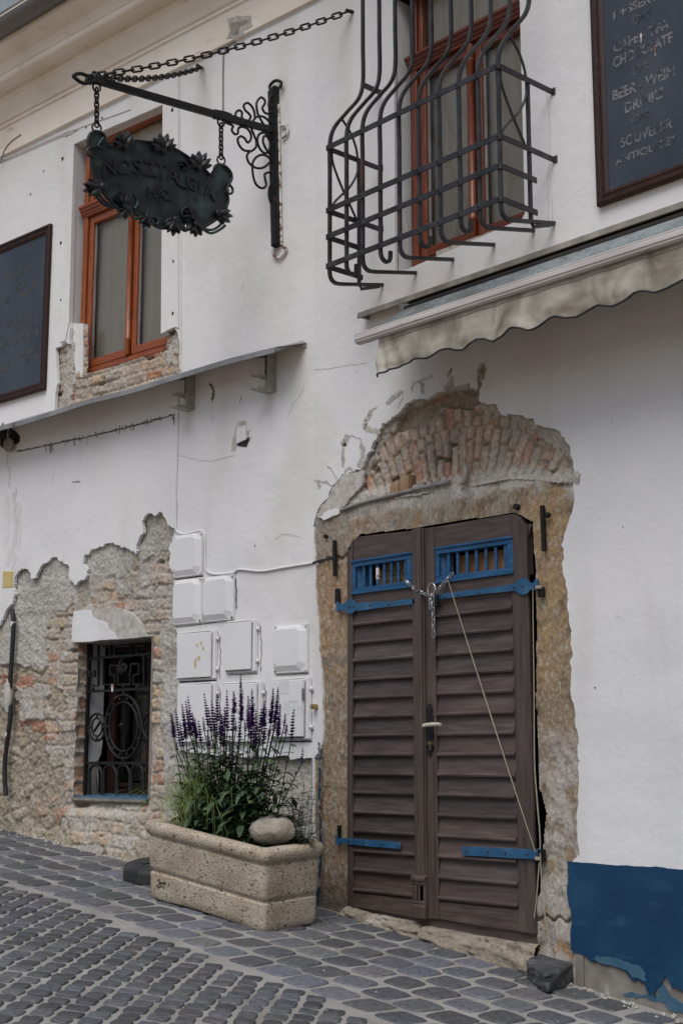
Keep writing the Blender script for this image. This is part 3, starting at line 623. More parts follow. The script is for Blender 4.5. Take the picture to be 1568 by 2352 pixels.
def stone_skin(X,Z,PX,PY):
    n=fbm(X*60,Z*34,120,5); n2=fbm(X*4.5,Z*3,121,4); n3=fbm(X*14,Z*14,122,4)
    base=palette(np.zeros_like(X),[(.30,.235,.155)])*1.0
    c=mixc(np.array((.255,.195,.13))*np.ones_like(base),np.array((.325,.215,.13))*np.ones_like(base),sst(n2,.42,.66)*.8)
    c=mixc(c,np.array((.34,.305,.255))*np.ones_like(base),sst(n3,.56,.72)*.45)
    # right jamb: ochre high up, pale and lime-spattered lower down; grey mortar patches
    rj=sst(PX,1205,1225)
    c=mixc(c,np.array((.33,.235,.125))*np.ones_like(base),rj*sst(-PY,-1640,-1480)*sst(n3,.36,.5)*.8)
    c=mixc(c,np.array((.40,.37,.335))*np.ones_like(base),rj*sst(PY,1640,1760)*sst(n3,.30,.5)*.85)
    c=mixc(c,np.array((.24,.22,.20))*np.ones_like(base),rj*sst(fbm(X*7,Z*5,125,4),.58,.68)*.8)
    c=mixc(c,np.array((.17,.15,.13))*np.ones_like(base),sst(PY,1960,2090)*sst(-PX,-800,-770)*sst(fbm(X*8,Z*8,126,4),.35,.55)*.8)
    # grey lintel with lime run-off under its top edge
    li=sst(PY,arch_y(PX)+58,arch_y(PX)+14); c=mixc(c,np.array((.50,.48,.445))*np.ones_like(base),li*sst(fbm(X*7,Z*18,127,4)+.25*li,.44,.66))
    li2=sst(-PY,-1262,-1215)*sst(-PX,-1240,-1000); c=mixc(c,np.array((.27,.25,.215))*np.ones_like(base),li2*.55*sst(n3,.35,.6))
    f1,f2,i=wor(X*70,Z*42,128); pit=sst(f1,.38,.16)
    c=c*(.78+.44*n)[...,None]; c=mixc(c,np.array((.42,.39,.34))*np.ones_like(base),sst(fbm(X*90,Z*40,129,3),.60,.70)*.55)
    dk=sst(h2(np.floor(X*5),np.floor(Z*5),3)*0+fbm(X*22,Z*16,130,4),.60,.70)*.5; c=mixc(c,c*.45,dk)
    Y=.012-.010*(n-.5)-.010*(n3-.5)-.016*(n2-.5)+.002*pit
    # joints between the stones
    for jy in (1295,):
        d=np.abs(PY-jy-(PX-725)*-.18); Y=Y+.012*sst(d,5,1)*sst(-PX,-790,-770)*1.0
    d=np.abs(PY-(1764+690/2)-(PX-1250)*.12-6*np.sin(PX*.2)); j=sst(d,5,1.5)*rj; Y=Y+.018*j; c=mixc(c,c*.5,j)
    lj=sst(-PX,-812,-800)
    bnd=lj*sst(np.abs(PY-1516-(PX-760)*.05+4*np.sin(PX*.15)),13,7); c=mixc(c,np.array((.175,.155,.13))*(.8+.4*n)[...,None],bnd*.6)
    jn=lj*sst(np.abs(PY-1288+(PX-725)*.16-3*np.sin(PX*.3)),4.5,1.5)*sst(PX,738,748); Y=Y+.02*jn; c=mixc(c,c*.35,jn)
    up=lj*sst(-PY,-1300,-1285); c=mixc(c,np.array((.27,.245,.205))*(.7+.6*n)[...,None],up*.6)
    c=mixc(c,np.array((.115,.10,.085))*(.7+.6*n)[...,None],lj*sst(PY,1990,2080)*.75)
    # left jamb's plaster edge and worn arrises
    K=(PY>arch_y(PX)-4+8*(fbm(X*8,Z*8,118,4)-.5))&~inpoly(PX+5*(fbm(X*11,Z*11,131,4)-.5)*(PX>1210),PY,door_open)&inpoly(X,Z,growa)&(Z>-.5)
    return Y,c,K
hfield('door_surround',RW,XH+.0,1.22,-.5,2.75,.0065,stone_skin,'stone',house)
# ---------------- reveals and rooms behind the openings
def reveal(name,fr,x0,x1,z0,z1,ya,yb,mat,sides='lrtb'):
    mb=MB(fr); n=14
    def wob(a,b,h,k): return 0
    if 'l' in sides: mb.add([(x0,ya,z0),(x0,yb,z0),(x0,yb,z1),(x0,ya,z1)],[(0,1,2,3)])
    if 'r' in sides: mb.add([(x1,ya,z0),(x1,yb,z0),(x1,yb,z1),(x1,ya,z1)],[(3,2,1,0)])
    if 't' in sides: mb.add([(x0,ya,z1),(x0,yb,z1),(x1,yb,z1),(x1,ya,z1)],[(0,1,2,3)])
    if 'b' in sides: mb.add([(x0,ya,z0),(x0,yb,z0),(x1,yb,z0),(x1,ya,z0)],[(3,2,1,0)])
    return mb.build(name,mat,house,normals=False)
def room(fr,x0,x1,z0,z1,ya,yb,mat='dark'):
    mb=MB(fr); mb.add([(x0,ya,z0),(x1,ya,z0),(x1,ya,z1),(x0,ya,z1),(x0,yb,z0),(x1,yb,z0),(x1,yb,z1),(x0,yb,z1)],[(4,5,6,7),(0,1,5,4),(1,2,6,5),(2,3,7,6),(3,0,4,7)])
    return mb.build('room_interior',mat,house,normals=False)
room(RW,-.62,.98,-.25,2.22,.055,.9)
# threshold stones under the door
def threshold():
    mb=MB(); top=R8([(40,645),(60,655),(150,680),(230,700),(320,715),(400,738),(500,752),(600,778),(700,790),(800,812),(885,825)]); bot=R8([(20,702),(60,708),(150,735),(230,762),(320,785),(390,806),(500,838),(600,872),(700,900),(830,936),(905,960)])
    tp=[(p[0],p[2]) for p in (RW.at(x,y,-.0) for x,y in top)]
    xs=np.linspace(tp[0][0]-.02,tp[-1][0]+.03,150); zt=np.interp(xs,[p[0] for p in tp],[p[1] for p in tp])
    rows=[]
    for k in range(26):
        row=[]
        for x,z in zip(xs,zt):
            xa=np.array([x*13+k*.0]);  n=float(fbm(np.array([x*9]),np.array([k*.35]),140,4)[0])-.5; n2=float(fbm(np.array([x*34]),np.array([k*1.3]),141,4)[0])-.5
            st=float(fbm(np.array([x*5]),np.array([.3]),142,2)[0])-.5
            g=gz(x)-.03
            if k<10: y=.30-.30*k/9; zz=z+.012*n+.008*n2+.012*st+.01
            else:
                t=(k-9)/16; zz=(z+.012*n+.01+.012*st)*(1-t)+g*t; y=-.012-.055*t-.035*n*2-.02*n2-.03*math.sin(min(1,t*1.6)*PI/2)
            jn=abs(x-.02-.03*n)<.012 or abs(x+.32)<.01
            row.append((x,y+(.018 if jn else 0),zz-(.012 if jn and k<14 else 0)))
        rows.append(row)
    mb.grid(rows)
    o=mb.build('threshold','masonry',house,smooth=180,normals=False)
    me=o.data; at=me.color_attributes.new('Col','FLOAT_COLOR','POINT'); n=len(me.vertices); a=np.empty(n*3); me.vertices.foreach_get('co',a); a=a.reshape(-1,3)
    f=fbm(a[:,0]*16,a[:,2]*16+a[:,1]*16,143,4); g=fbm(a[:,0]*5,a[:,2]*7,144,3)
    c=np.array((.235,.20,.16))*(.55+.9*f)[:,None]; c=mixc(c,np.array((.38,.35,.31))*np.ones_like(c),sst(g,.5,.66)*.6)
    at.data.foreach_set('color',np.concatenate([c,np.ones((n,1))],1).ravel().astype(np.float32))
threshold()
MB().box(-.50,.82,.015,.05,-.22,.12).build('under_door_board','door_h',house)

# ---------------- cornice, gutter and eaves (swept along both wall sections)
def sweep(prof,name,mat,parent,xl=LX,xr=3.2,ymin=None):
    """prof: (y,z) in a wall frame, mitred at the bend"""
    hb=math.radians(5.3)/2; mb=MB(RW); rows=[]
    for (y,z) in prof:
        a=LW.toW((xl,y,z)); e=Vector((xr,y,z)); t=math.tan(hb)
        m=Vector((XH-y*t*1.0,y,z)); m=Vector((XH+(-y)*(-t)*-1 if False else XH+y*t*0,y,z))
        # exact mitre: intersection of the two offset lines
        b=math.radians(5.3); L0=LW.toW((XH,y,z)); d=Vector((math.cos(b),math.sin(b),0)); k=(y-L0.y)/d.y; m=L0+d*k
        rows.append([tuple(a)]+[tuple(a.lerp(m,i/60)) for i in range(1,60)]+[tuple(m)]+[tuple(m.lerp(e,i/30)) for i in range(1,31)])
    mb.grid(rows); return mb.build(name,mat,parent,smooth=32,normals=False)
prof=[(0,5.688),(-.026,5.692),(-.026,5.925),(-.040,5.932),(-.040,5.944),(-.034,5.95),(-.034,5.962),(-.05,5.968),(-.058,5.985),(-.078,6.03),(-.098,6.065),(-.112,6.085),(-.112,6.098),(-.128,6.104),(-.128,6.120),(-.112,6.132),(-.114,6.145),(-.128,6.150),(-.136,6.158),(-.150,6.163),(-.185,6.158),(-.235,6.150),(-.252,6.152),(-.262,6.165),(-.262,6.200),(-.270,6.206),(-.275,6.235),(-.290,6.275),(-.315,6.29),(-.40,6.33),(-.40,6.60),(0,6.62)]
sweep(prof,'cornice','plaster_warm',house)


# ================================================================== WINDOWS
def window(fr,x0,x1,z0,zt,z1,Y,mv,mh,xclip=None):
    xm=(x0+x1)/2
    mb=MB(fr)
    mb.box(x0,x0+.048,Y-.012,Y+.06,z0,z1); mb.box(x1-.048,x1,Y-.012,Y+.06,z0,z1)
    fo=mb.build('window',mv,house,bev=.004)
    for za,zb_ in ((z0,z0+.042),(z1-.05,z1)): MB(fr).box(x0+.048,x1-.048,Y-.008,Y+.06,za,zb_).build('frame_rail',mh,fo,bev=.004)
    # moulded transom
    mb=MB(fr); zz=zt-.045
    prof=[(Y,zz),(Y-.018,zz+.002),(Y-.022,zz+.018),(Y-.030,zz+.022),(Y-.030,zz+.034),(Y-.042,zz+.040),(Y-.046,zz+.058),(Y-.058,zz+.064),(Y-.058,zz+.082),(Y-.04,zz+.09),(Y+.03,zz+.092),(Y+.03,zz)]
    mb.prism_x(prof,x0-.012,x1+.012); mb.build('transom',mh,fo,bev=.0015)
    for (a,b) in ((x0+.056,xm-.012),(xm+.022,x1-.056)):
        mb=MB(fr); y=Y+.006
        mb.box(a,a+.046,y,y+.045,z0+.052,zt-.05); mb.box(b-.034,b,y,y+.045,z0+.052,zt-.05)
        sa=mb.build('sash',mv,fo,bev=.004)
        for za,zb_ in ((z0+.052,z0+.112),(zt-.105,zt-.05)): MB(fr).box(a+.046,b-.034,y+.001,y+.045,za,zb_).build('sash_rail',mh,sa,bev=.004)
        mb=MB(fr); mb.box(a+.044,a+.062,y+.022,y+.034,z0+.112,zt-.105); mb.build('glazing_bead','tin',sa)
        MB(fr).add([(a+.04,y+.03,z0+.1),(b-.03,y+.03,z0+.1),(b-.03,y+.03,zt-.1),(a+.04,y+.03,zt-.1)],[(0,1,2,3)]).build('pane','glass',sa,normals=False)
    # turned mullion post
    h=zt-.06-(z0+.05)
    pr=[(.018,0),(.024,.01),(.024,.11),(.027,.115),(.027,.128),(.022,.135),(.022,h-.10),(.026,h-.095),(.020,h-.08),(.027,h-.07),(.027,h-.05),(.022,h-.045),(.026,h-.02),(.026,h)]
    MB(fr).lathe(pr,(xm,Y-.006,z0+.05),14).build('mullion',mv,fo,smooth=40)
    # upper light
    us=MB(fr).box(x0+.05,x0+.082,Y+.006,Y+.05,zt+.05,z1-.05).build('upper_sash',mv,fo,bev=.004); MB(fr).box(x1-.082,x1-.05,Y+.006,Y+.05,zt+.05,z1-.05).build('upper_sash',mv,fo,bev=.004)
    MB(fr).add([(x0+.08,Y+.036,zt+.04),(x1-.08,Y+.036,zt+.04),(x1-.08,Y+.036,z1-.05),(x0+.08,Y+.036,z1-.05)],[(0,1,2,3)]).build('pane','glass',us,normals=False)
    # curtain with soft folds
    rows=[]
    xs=np.linspace(x0,x1,120); 
    for zi in np.linspace(z0+.02,z1,24):
        rows.append([(float(x),Y+.075+.006*math.sin(x*23+.6*math.sin(zi*3))+.003*math.sin(x*57+zi*1.3),float(zi)) for x in xs])
    MB(fr).grid(rows).build('curtain','curtain',fo,smooth=180,normals=False)
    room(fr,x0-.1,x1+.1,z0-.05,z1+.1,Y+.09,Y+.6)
    return fo
window(LW,-3.398,-2.25,3.655,4.95,5.52,.085,'win_wood','win_wood_h')
wx1=.87
window(RW,-.092,wx1,3.665,4.955,5.75,.09,'win_dark','win_dark_h')
# plaster reveals of the windows (white jambs)
def jamb(fr,x0,x1,z0,z1,ya,yb,sides):
    o=reveal('window_reveal',fr,x0,x1,z0,z1,ya,yb,'plaster',sides); return o
for sd in 'lr': jamb(LW,win_l[0][0],win_l[2][0],3.80,5.75,.02,.14,sd)
for sd in 'lrb': jamb(RW,rw_x0,rw_x1,rw_z0-.012,rw_z1,.02,.14,sd)
# lintel soffit of the left window follows its sloping edge
mb=MB(LW); zl=win_l[0][1]; zr=win_l[1][1]
mb.add([(win_l[0][0],.02,zl),(win_l[1][0],.02,zr),(win_l[1][0],.14,zr),(win_l[0][0],.14,zl)],[(0,1,2,3)]); mb.build('window_reveal','plaster',house,normals=False)
# flap of plaster left standing beside the frame at the broken sill
fl=plan([(160,742),(190,742),(190,866),(182,866),(174,855),(170,830),(171,812),(165,798),(160,790)],LW,.03)
sheet('window_reveal',rag(fl,.004,2,True,44),[],LW,.03,.05,'plaster',house)
# flat raised band round the left window
ob=[(144,322),(411,172),(411,752),(400,752),(372,766),(376,240),(172,331),(160,739),(151,783),(140,785)]
pb=plan(ob,LW); sheet('window_surround',rag(pb,.004,2,True,45),[],LW,-.010,.010,'plaster',house,bev=.002)
mb=MB(LW); a=plan([(413,180),(416,500),(416,745),(417,790),(415,850)],LW)
mb.tube([(x,-.004,z) for x,z in a],.007,6); a=plan([(411,900),(408,1060),(405,1150),(403,1222)],LW)
mb.tube(cr([(x,-.004,z) for x,z in a],6),.006,6); mb.build('wall_bead','white_cable',house,smooth=60)

# ================================================================== CELLAR WINDOW
cy=.115
mb=MB(LW)
# brick jamb and soffit as small blocks following the courses
zz=cwz0; k=0; rnd=random.Random(3)
jm=[]
def jamb_relief():
    # left jamb seen from the right: courses of brick returning into the opening
    n=90; m=14; V=[];C=[];Fc=[]
    zs=np.linspace(cwz0-.01,cwz1+.01,n); ys=np.linspace(.03,cy+.03,m)
    Yg,Zg=np.meshgrid(ys,zs); e,r1,r2=bricks(Yg*.6+.03*(fbm(Yg*9,Zg*9,300,3)),Zg+.02*fbm(Yg*8,Zg*8,301,3),.30,.098,302)
    n1=fbm(Yg*40,Zg*40,303,4); k=sst(e,.0,.012)
    X=cwx0+.012*(1-k)-.012*(n1-.5)-.02*(fbm(Yg*10,Zg*10,304,3)-.5)+.0
    cols=palette(r1,[(.33,.255,.175),(.35,.28,.20),(.31,.27,.215),(.37,.215,.14),(.30,.25,.19),(.38,.34,.29)])*(.75+.5*n1)[...,None]
    cols=mixc(np.array((.36,.33,.285))*np.ones_like(cols),cols,k*.9)
    ls=sst(fbm(Yg*7,Zg*7,305,4),.55,.7)*sst(-Zg,-1.0,-.8); cols=mixc(cols,np.array((.42,.40,.37))*np.ones_like(cols),ls*.7)
    idx=np.arange(n*m).reshape(n,m)
    V=np.stack([X,Yg,Zg],-1).reshape(-1,3)
    me=bpy.data.meshes.new('window_jamb'); q=np.stack([idx[:-1,:-1],idx[:-1,1:],idx[1:,1:],idx[1:,:-1]],-1).reshape(-1,4)
    me.from_pydata([LW.toW(v) for v in V],[],q.tolist()); me.shade_smooth()
    at=me.color_attributes.new('Col','FLOAT_COLOR','POINT'); at.data.foreach_set('color',np.concatenate([cols.reshape(-1,3),np.ones((n*m,1))],1).ravel().astype(np.float32))
    link('window_jamb',me,'masonry',house)
jamb_relief()
gx0=cwx0+.0
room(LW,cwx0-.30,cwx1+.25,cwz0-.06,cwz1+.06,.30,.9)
reveal('cellar_reveal',LW,cwx0,cwx1+.0,cwz0,cwz1,.02,.30,'grey_render','rt')
mb=MB(LW)
# white plaster strip of the inner reveal, broken off near the bottom
xi=LW.at(212,1650,.15)[0]
st=[(cwx0+.0,.50*0+.118,0)]
zlo=LW.at(225,1752,.2)[2]
pl=[(.12,cwz1),(.27,cwz1),(.27,zlo+.13),(.262,zlo+.06),(.24,zlo+.02),(.20,zlo),(.16,zlo-.012),(.12,zlo)]
mb.prism_x(pl,cwx0-.02,cwx0+.004); mb.build('cellar_reveal','plaster',house)
mb=MB(LW); mb.prism_x([(.12,cwz0),(.27,cwz0),(.26,zlo-.30),(.25,zlo-.12),(.24,zlo+.02),(.20,zlo),(.16,zlo-.012),(.12,zlo)],cwx0-.02,cwx0+.0005); mb.build('cellar_reveal','grey_render',house)
# inner casement: dark frame, grey glass, a pale blind
cf=MB(LW); X0,X1=cwx0+.02,cwx1+.12; yc=.30
cf.box(X0,X0+.075,yc,yc+.05,cwz0,cwz1); cf.box((X0+X1)/2-.03,(X0+X1)/2+.03,yc,yc+.05,cwz0,cwz1); cf.box(X1-.06,X1,yc,yc+.05,cwz0,cwz1)
cf.box(X0+.075,X1-.06,yc+.002,yc+.05,cwz0,cwz0+.07); cf.box(X0+.075,X1-.06,yc-.012,yc+.05,cwz0+.075,cwz0+.105); cf.box(X0+.075,X1-.06,yc+.002,yc+.05,cwz1-.06,cwz1)
cw=cf.build('cellar_window','board_wood',house,bev=.004)
MB(LW).add([(X0+.05,yc+.03,cwz0+.08),(X1-.05,yc+.03,cwz0+.08),(X1-.05,yc+.03,cwz1-.04),(X0+.05,yc+.03,cwz1-.04)],[(0,1,2,3)]).build('pane','glass',cw,normals=False)
MB(LW).grid([[(X0+.10+.24*i/9+.03*zz_,yc+.14+.01*math.sin(i*2.2),cwz0+.12+(cwz1-cwz0-.40)*zz_) for i in range(10)] for zz_ in (0,.5,1)]).build('curtain','cloth_dark',cw,smooth=180)
# blue-painted sill with a broken edge
sp=[(x,y) for x,y in ((LW.at(166,1841)[0]-.015,.012),(cwx1+.02,.005),(cwx1+.02,.3),(cwx0,.3))]
mb=MB(LW); zs=cwz0+.002
xs=np.linspace(sp[0][0],cwx1+.005,60)
top=[];frt=[];bot=[]
for i,x in enumerate(xs):
    j=.012*(float(fbm(np.array([x*18.]),np.array([.5]),310,3)[0])-.5); top.append((x,.30,zs+.030)); frt.append((x,.0+j,zs+.006)); bot.append((x,.0+j,zs-.012))
mb.grid([top,[(x,.12,zs+.018) for x in xs],frt]); mb.build('sill','blue_faded',house,normals=False)
MB(LW).grid([frt,bot,[(x,.05,z-.03) for x,y,z in bot]]).build('sill_edge','base_render',house,normals=False)
# white lintel plaster in two tones over the window
lp=plan(R5([(330,595),(328,560),(332,500),(338,455),(365,450),(420,448),(500,440),(560,445),(610,475),(640,520),(655,555),(672,572),(600,580),(470,588),(400,597)]),LW)
sheet('lintel_plaster',rag(lp,.006,2,True,46),[],LW,.004,.05,'grime_pale',house)
lp=plan(R5([(330,595),(328,560),(332,500),(338,455),(380,450),(418,450),(424,480),(450,495),(490,510),(500,540),(525,560),(540,584),(470,588),(400,597)]),LW)
sheet('lintel_plaster',rag(lp,.005,2,True,47),[],LW,.0005,.02,'plaster',house)
MB(LW).box(cwx0-.12,cwx1,.03,.3,cwz1+.003,cwz1+.012).build('lintel_soffit','grime_pale',house)

# wrought-iron grille
gr=thing('window_grille','black wrought iron grille with an oval ring and small arches in the low cellar window','window grille',LW.toW((cwx0,cy,cwz0)))
def Pg(l): # zoomed grille drawing to wall coordinates
    return [LW.at(189.5+x*.18300,1435.5+y*.18300,cy) for x,y in l]
def gt(name,pts,r,closed=False,n=6,nn=5,sq=False):
    mb=MB(LW); mb.tube(cr(pts,n,closed) if n else pts,r,8 if not sq else 4,closed,sq=sq); return mb.build(name,'iron_black',gr,smooth=50 if not sq else None)
xr=cwx1+.02
def gx(p): return LW.at(189.5+p*.183,1650,cy)[0]
def gzz(p): return LW.at(250,1435.5+p*.183,cy)[2]
gxl=cwx0+.022
for a in ((gxl,cwz1),): gt('frame_bar',[(gxl,cy,cwz0-.01),(gxl,cy,cwz1)],.011,n=0,sq=True)
for zp in (825,1735,405):
    z=gzz(zp); gt('cross_bar',[(gxl,cy,z),(xr,cy,z)],.009,n=0,sq=True)
# meander work at the top
def poly(l): return gt('meander_bar',Pg(l),.008,n=0,sq=True)
poly([(265,400),(265,752),(410,752),(410,628),(350,628),(350,512),(450,512),(450,748),(600,748),(600,620),(620,490),(710,490),(710,620),(650,628),(640,748),(775,748),(775,380)])
poly([(110,250),(110,405)]); poly([(200,250),(200,405)]); poly([(265,270),(350,270),(350,400)]); poly([(405,268),(405,400),(615,395),(615,265),(405,268)]); poly([(685,385),(685,265),(775,262)]); poly([(90,762),(200,762),(200,405)])
mb=MB(LW)
tp=Pg([(495,620),(490,520),(500,430),(520,400)])
for q,l in enumerate(([(490,620),(470,540),(480,470),(510,400)],[(500,620),(500,560),(520,500),(550,520)],[(495,630),(510,580),(545,560),(560,510)])):
    mb.tube(cr(Pg(l),6),[.007+.010*math.sin(PI*i/18) for i in range(19)],8)
mb.build('leaf_ornament','iron_black',gr,smooth=60)
def ell(name,cx,cz,a,b,r,n=40):
    pts=[LW.at(189.5+(cx+a*math.cos(t))*.183,1435.5+(cz+b*math.sin(t))*.183,cy-.008) for t in np.linspace(0,2*PI,n,endpoint=False)]
    return gt(name,pts,r,True,n=0)
ell('oval_ring',515,1280,225,400,.010); ell('oval_ring',515,1280,180,312,.008)
ell('oval_ring',182,1285,105,170,.009,30); ell('oval_ring',182,1285,65,115,.007,26); ell('oval_ring',860,1270,105,170,.009,30)
for t in np.linspace(0,2*PI,14,endpoint=False):
    c=LW.at(189.5+(515+203*math.cos(t))*.183,1435.5+(1280+355*math.sin(t))*.183,cy-.012); mb=MB(LW); mb.ball(c,.011,6); mb.build('bead','iron_black',gr,smooth=60)
for t in (0,PI/2,PI,1.5*PI):
    c=LW.at(189.5+(182+85*math.cos(t))*.183,1435.5+(1285+142*math.sin(t))*.183,cy-.012); mb=MB(LW); mb.ball(c,.010,6); mb.build('bead','iron_black',gr,smooth=60)
for l in ((515,780),(515,855),(690,780),(350,790),(135,800),(515,1700)): mb=MB(LW); mb.ball(LW.at(189.5+l[0]*.183,1435.5+l[1]*.183,cy-.006),.012,6); mb.build('bead','iron_black',gr,smooth=60)

gt('latch_bar',Pg([(145,1340),(225,1215)]),.009,n=0); gt('centre_bar',Pg([(522,980),(522,1580)]),.004,n=0); mb=MB(LW); mb.ball(LW.at(189.5+490*.183,1435.5+1262*.183,cy-.02),.017,8); mb.build('boss','iron_black',gr,smooth=60)
for x in (165,345,515,690):
    gt('arch_bar',Pg([(x-75,2130),(x-75,1900),(x-68,1820),(x-40,1775),(x,1760),(x+42,1780),(x+70,1830),(x+76,1900),(x+76,2135)]),.0105,n=4)
gt('pintle',Pg([(150,570),(150,655)]),.013,n=0); gt('pintle',Pg([(88,570),(88,655)]),.013,n=0); gt('pintle_pin',Pg([(88,610),(150,608)]),.008,n=0)
mb=MB(LW); mb.grid([[tuple(np.array(LW.at(189.5+x*.183,1435.5+y*.183,cy-.014))+np.array((0,dy,0))) for x,dy in ((362,0),(372,.004),(384,0))] for y in (745,790,838)]); rbn=mb.build('ribbon_scrap','white_cable',None); tag(rbn,'scrap of white and red ribbon tied on the cellar grille','ribbon')
MB(LW).add([LW.at(189.5+x*.183,1435.5+y*.183,cy-.017) for x,y in ((360,755),(378,742),(396,778),(372,775))],[(0,1,2,3)]).build('red_knot','red',rbn)

# ================================================================== DOOR
yd=0.0
def X(px,py): return RW.at(px,py,yd)[0]
def Zz(px,py): return RW.at(px,py,yd)[2]
SL0,SP=1.588,.1066
def leaf(outline,xs0,xs1,xl,xr,vent,mir):
    """outline px; slat field xs0..xs1; leaf from xl to xr"""
    p=plan(outline,RW,yd); vz0,vz1=vent[2],vent[3]
    zb=[q for q in p]
    root=None
    low=[(x,z) for x,z in p if z<.5]; top=[(x,z) for x,z in p if z>1.9]
    low.sort(); 
    zbot=lambda x: float(np.interp(x,[q[0] for q in low],[q[1] for q in low]))
    top.sort(); ztop=lambda x: float(np.interp(x,[q[0] for q in top],[q[1] for q in top]))
    mb=MB(); n=14
    # back slab below the vent
    xs=np.linspace(xl,xr,n)
    mb.prism([(x,zbot(x)) for x in xs]+[(xr,vz0-.01),(xl,vz0-.01)],.012,.046)
    tx=sorted(set(list(xs)+[q[0] for q in top]))
    mb.prism([(xl,vz1-.012),(xr,vz1-.012)]+[(x,ztop(x)) for x in tx[::-1]],.008,.046)
    root=mb.build('door_leaf','door_h',house,bev=.002)
    # stiles
    mb=MB()
    for a,b in ((xl,xs0),(xs1,xr)):
        tt=[x for x in tx if a<=x<=b]; 
        if a not in tt: tt=[a]+tt
        if b not in tt: tt=tt+[b]
        mb.prism([(a,zbot(a)),(b,zbot(b))]+[(x,ztop(x)-.001) for x in tt[::-1]],-.006,.047)
    mb.build('stile','door_v',root,bev=.003)
    # top panel, lock rail under the vent, bottom rail
    mb=MB(); xx=[xs0+.002]+[x for x in tx if xs0+.002<x<xs1-.002]+[xs1-.002]
    mb.prism([(xs0+.002,vz1+.0),(xs1-.002,vz1+.0)]+[(x,ztop(x)-.004) for x in xx[::-1]],-.002,.02)
    mb.build('rail','door_h',root,bev=.002)
    MB().box(xs0+.002,xs1-.002,-.001,.02,SL0+SP+.004,vz0).build('rail','door_h',root,bev=.002); mb=MB()
    lo=[x for x in xs if xs0+.002<x<xs1-.002]
    mb.prism([(xs0+.002,zbot(xs0))]+[(x,zbot(x)) for x in lo]+[(xs1-.002,zbot(xs1)),(xs1-.002,SL0-14*SP-.012),(xs0+.002,SL0-14*SP-.012)],-.002,.02)
    mb.build('rail','door_h',root,bev=.002)
    # slats: each board leans out over the next and ends in a rounded bead
    mb=MB(); rnd=random.Random(int(xl*100)); tones=[]
    for k in range(15):
        zb_=SL0-k*SP+rnd.uniform(-.0015,.0015); zt_=zb_+SP-.004; t=rnd.uniform(-.001,.002)
        pr=[(.02,zt_),(.011+t,zt_),(-.003+t,zb_+.022),(-.005+t,zb_+.018),(-.012+t,zb_+.016),(-.015+t,zb_+.009),(-.012+t,zb_+.001),(-.004,zb_-.001),(.020,zb_+.006)]
        e=rnd.uniform(.001,.006); mb.prism_x(pr,xs0+.004,xs1-.003-(e if k%3==0 else 0))
    so=mb.build('slat_panel','door_slat',root)
    me=so.data; at=me.color_attributes.new('Col','FLOAT_COLOR','POINT'); rz=wloc(so).z
    tn=[rnd.uniform(.72,1.35) for _ in range(17)]; wm=[rnd.uniform(.94,1.05) for _ in range(17)]
    for i,v in enumerate(me.vertices):
        k=max(0,min(16,int((SL0+SP-.002-(v.co.z+rz))/SP))); t_=tn[k]; at.data[i].color=(.063*t_*wm[k],.046*t_,.039*t_,1)
    # vent: blue moulded frame and seven turned bars
    vx0,vx1=vent[0],vent[1]; f=.028
    mb=MB()
    mb.box(vx0,vx1,-.008,.03,vz1-f-.008,vz1); mb.box(vx0,vx1,-.008,.03,vz0,vz0+f+.006); mb.box(vx0,vx0+f,-.0075,.03,vz0+f+.006,vz1-f-.008); mb.box(vx1-f-.014,vx1,-.0075,.03,vz0+f+.006,vz1-f-.008)
    mb.box(vx0-.004,vx1+.004,-.016,-.006,vz1-.010,vz1+.003); mb.box(vx0-.004,vx1+.004,-.016,-.006,vz0-.003,vz0+.012)
    vf=mb.build('vent_frame','door_blue',root,bev=.002)
    MB().add([(vx0+f,.012,vz0+f),(vx0+f+.05,.055,vz0+f),(vx0+f+.05,.055,vz1-f),(vx0+f,.012,vz1-f)],[(0,1,2,3)]).build('vent_cheek','door_blue',root)
    for k in range(7):
        x=vx0+.085+(vx1-vx0-.15)*k/6; 
        MB().tube([(x,.012,vz0+f),(x+.001,.012,vz1-f)],.0105,10).build('vent_bar','iron_white' if (k==2 and not mir and False) else 'door_blue',root,smooth=60)
    if not mir:
        x=vx0+.085+(vx1-vx0-.15)*2/6; MB().tube([(x,.012,vz0+f+.045),(x,.012,vz0+f+.11)],.0115,10).build('bare_paint_patch','iron_white',root,smooth=60)
    mb=MB(); 
    if mir: mb.quadbox([(vx0+.10,vz0+.0),(vx1,vz0),(vx1,vz1-.05),(vx0+.13,vz1-.05)],.05,.06)
    else: mb.prism([(vx0+.14,vz0),(vx1,vz0),(vx1,vz1),(vx0+.24,vz1),(vx0+.17,vz0+.11),(vx0+.15,vz0+.08)],.05,.06)
    mb.build('backing_board','ply',root)
    if not mir:
        mb=MB()
        for i in range(9):
            for j in range(5):
                mb.lathe([(.006,0),(.006,-.002)],(vx0+.19+.036*i+(.018 if j%2 else 0),.0495,vz0+.03+.03*j),8,'y')
        mb.build('board_hole','gap',root)
    return root
ol=[(799,2081),(878,2095),(955,2109),(968,2112),(968,1213.5),(951,1218),(880,1225.5),(826,1232),(815,1236),(809,1243),(806.5,1250),(806,1261),(800,1262)]
orr=[(971,2111),(990,2109),(1100,2127),(1223,2146),(1218,1203),(1202,1203.5),(1199,1196),(1193,1188),(1183,1182),(1172,1180),(1080,1195.5),(990,1211),(971,1214)]
lv=(X(810,1320),X(947,1320),Zz(880,1357),Zz(880,1279)); rv=(X(1001,1290),X(1179.5,1280),Zz(1090,1329),Zz(1090,1246))
leafL=leaf(ol,X(812,1700),X(955,1700),X(799,1700),X(969,1700),lv,False)
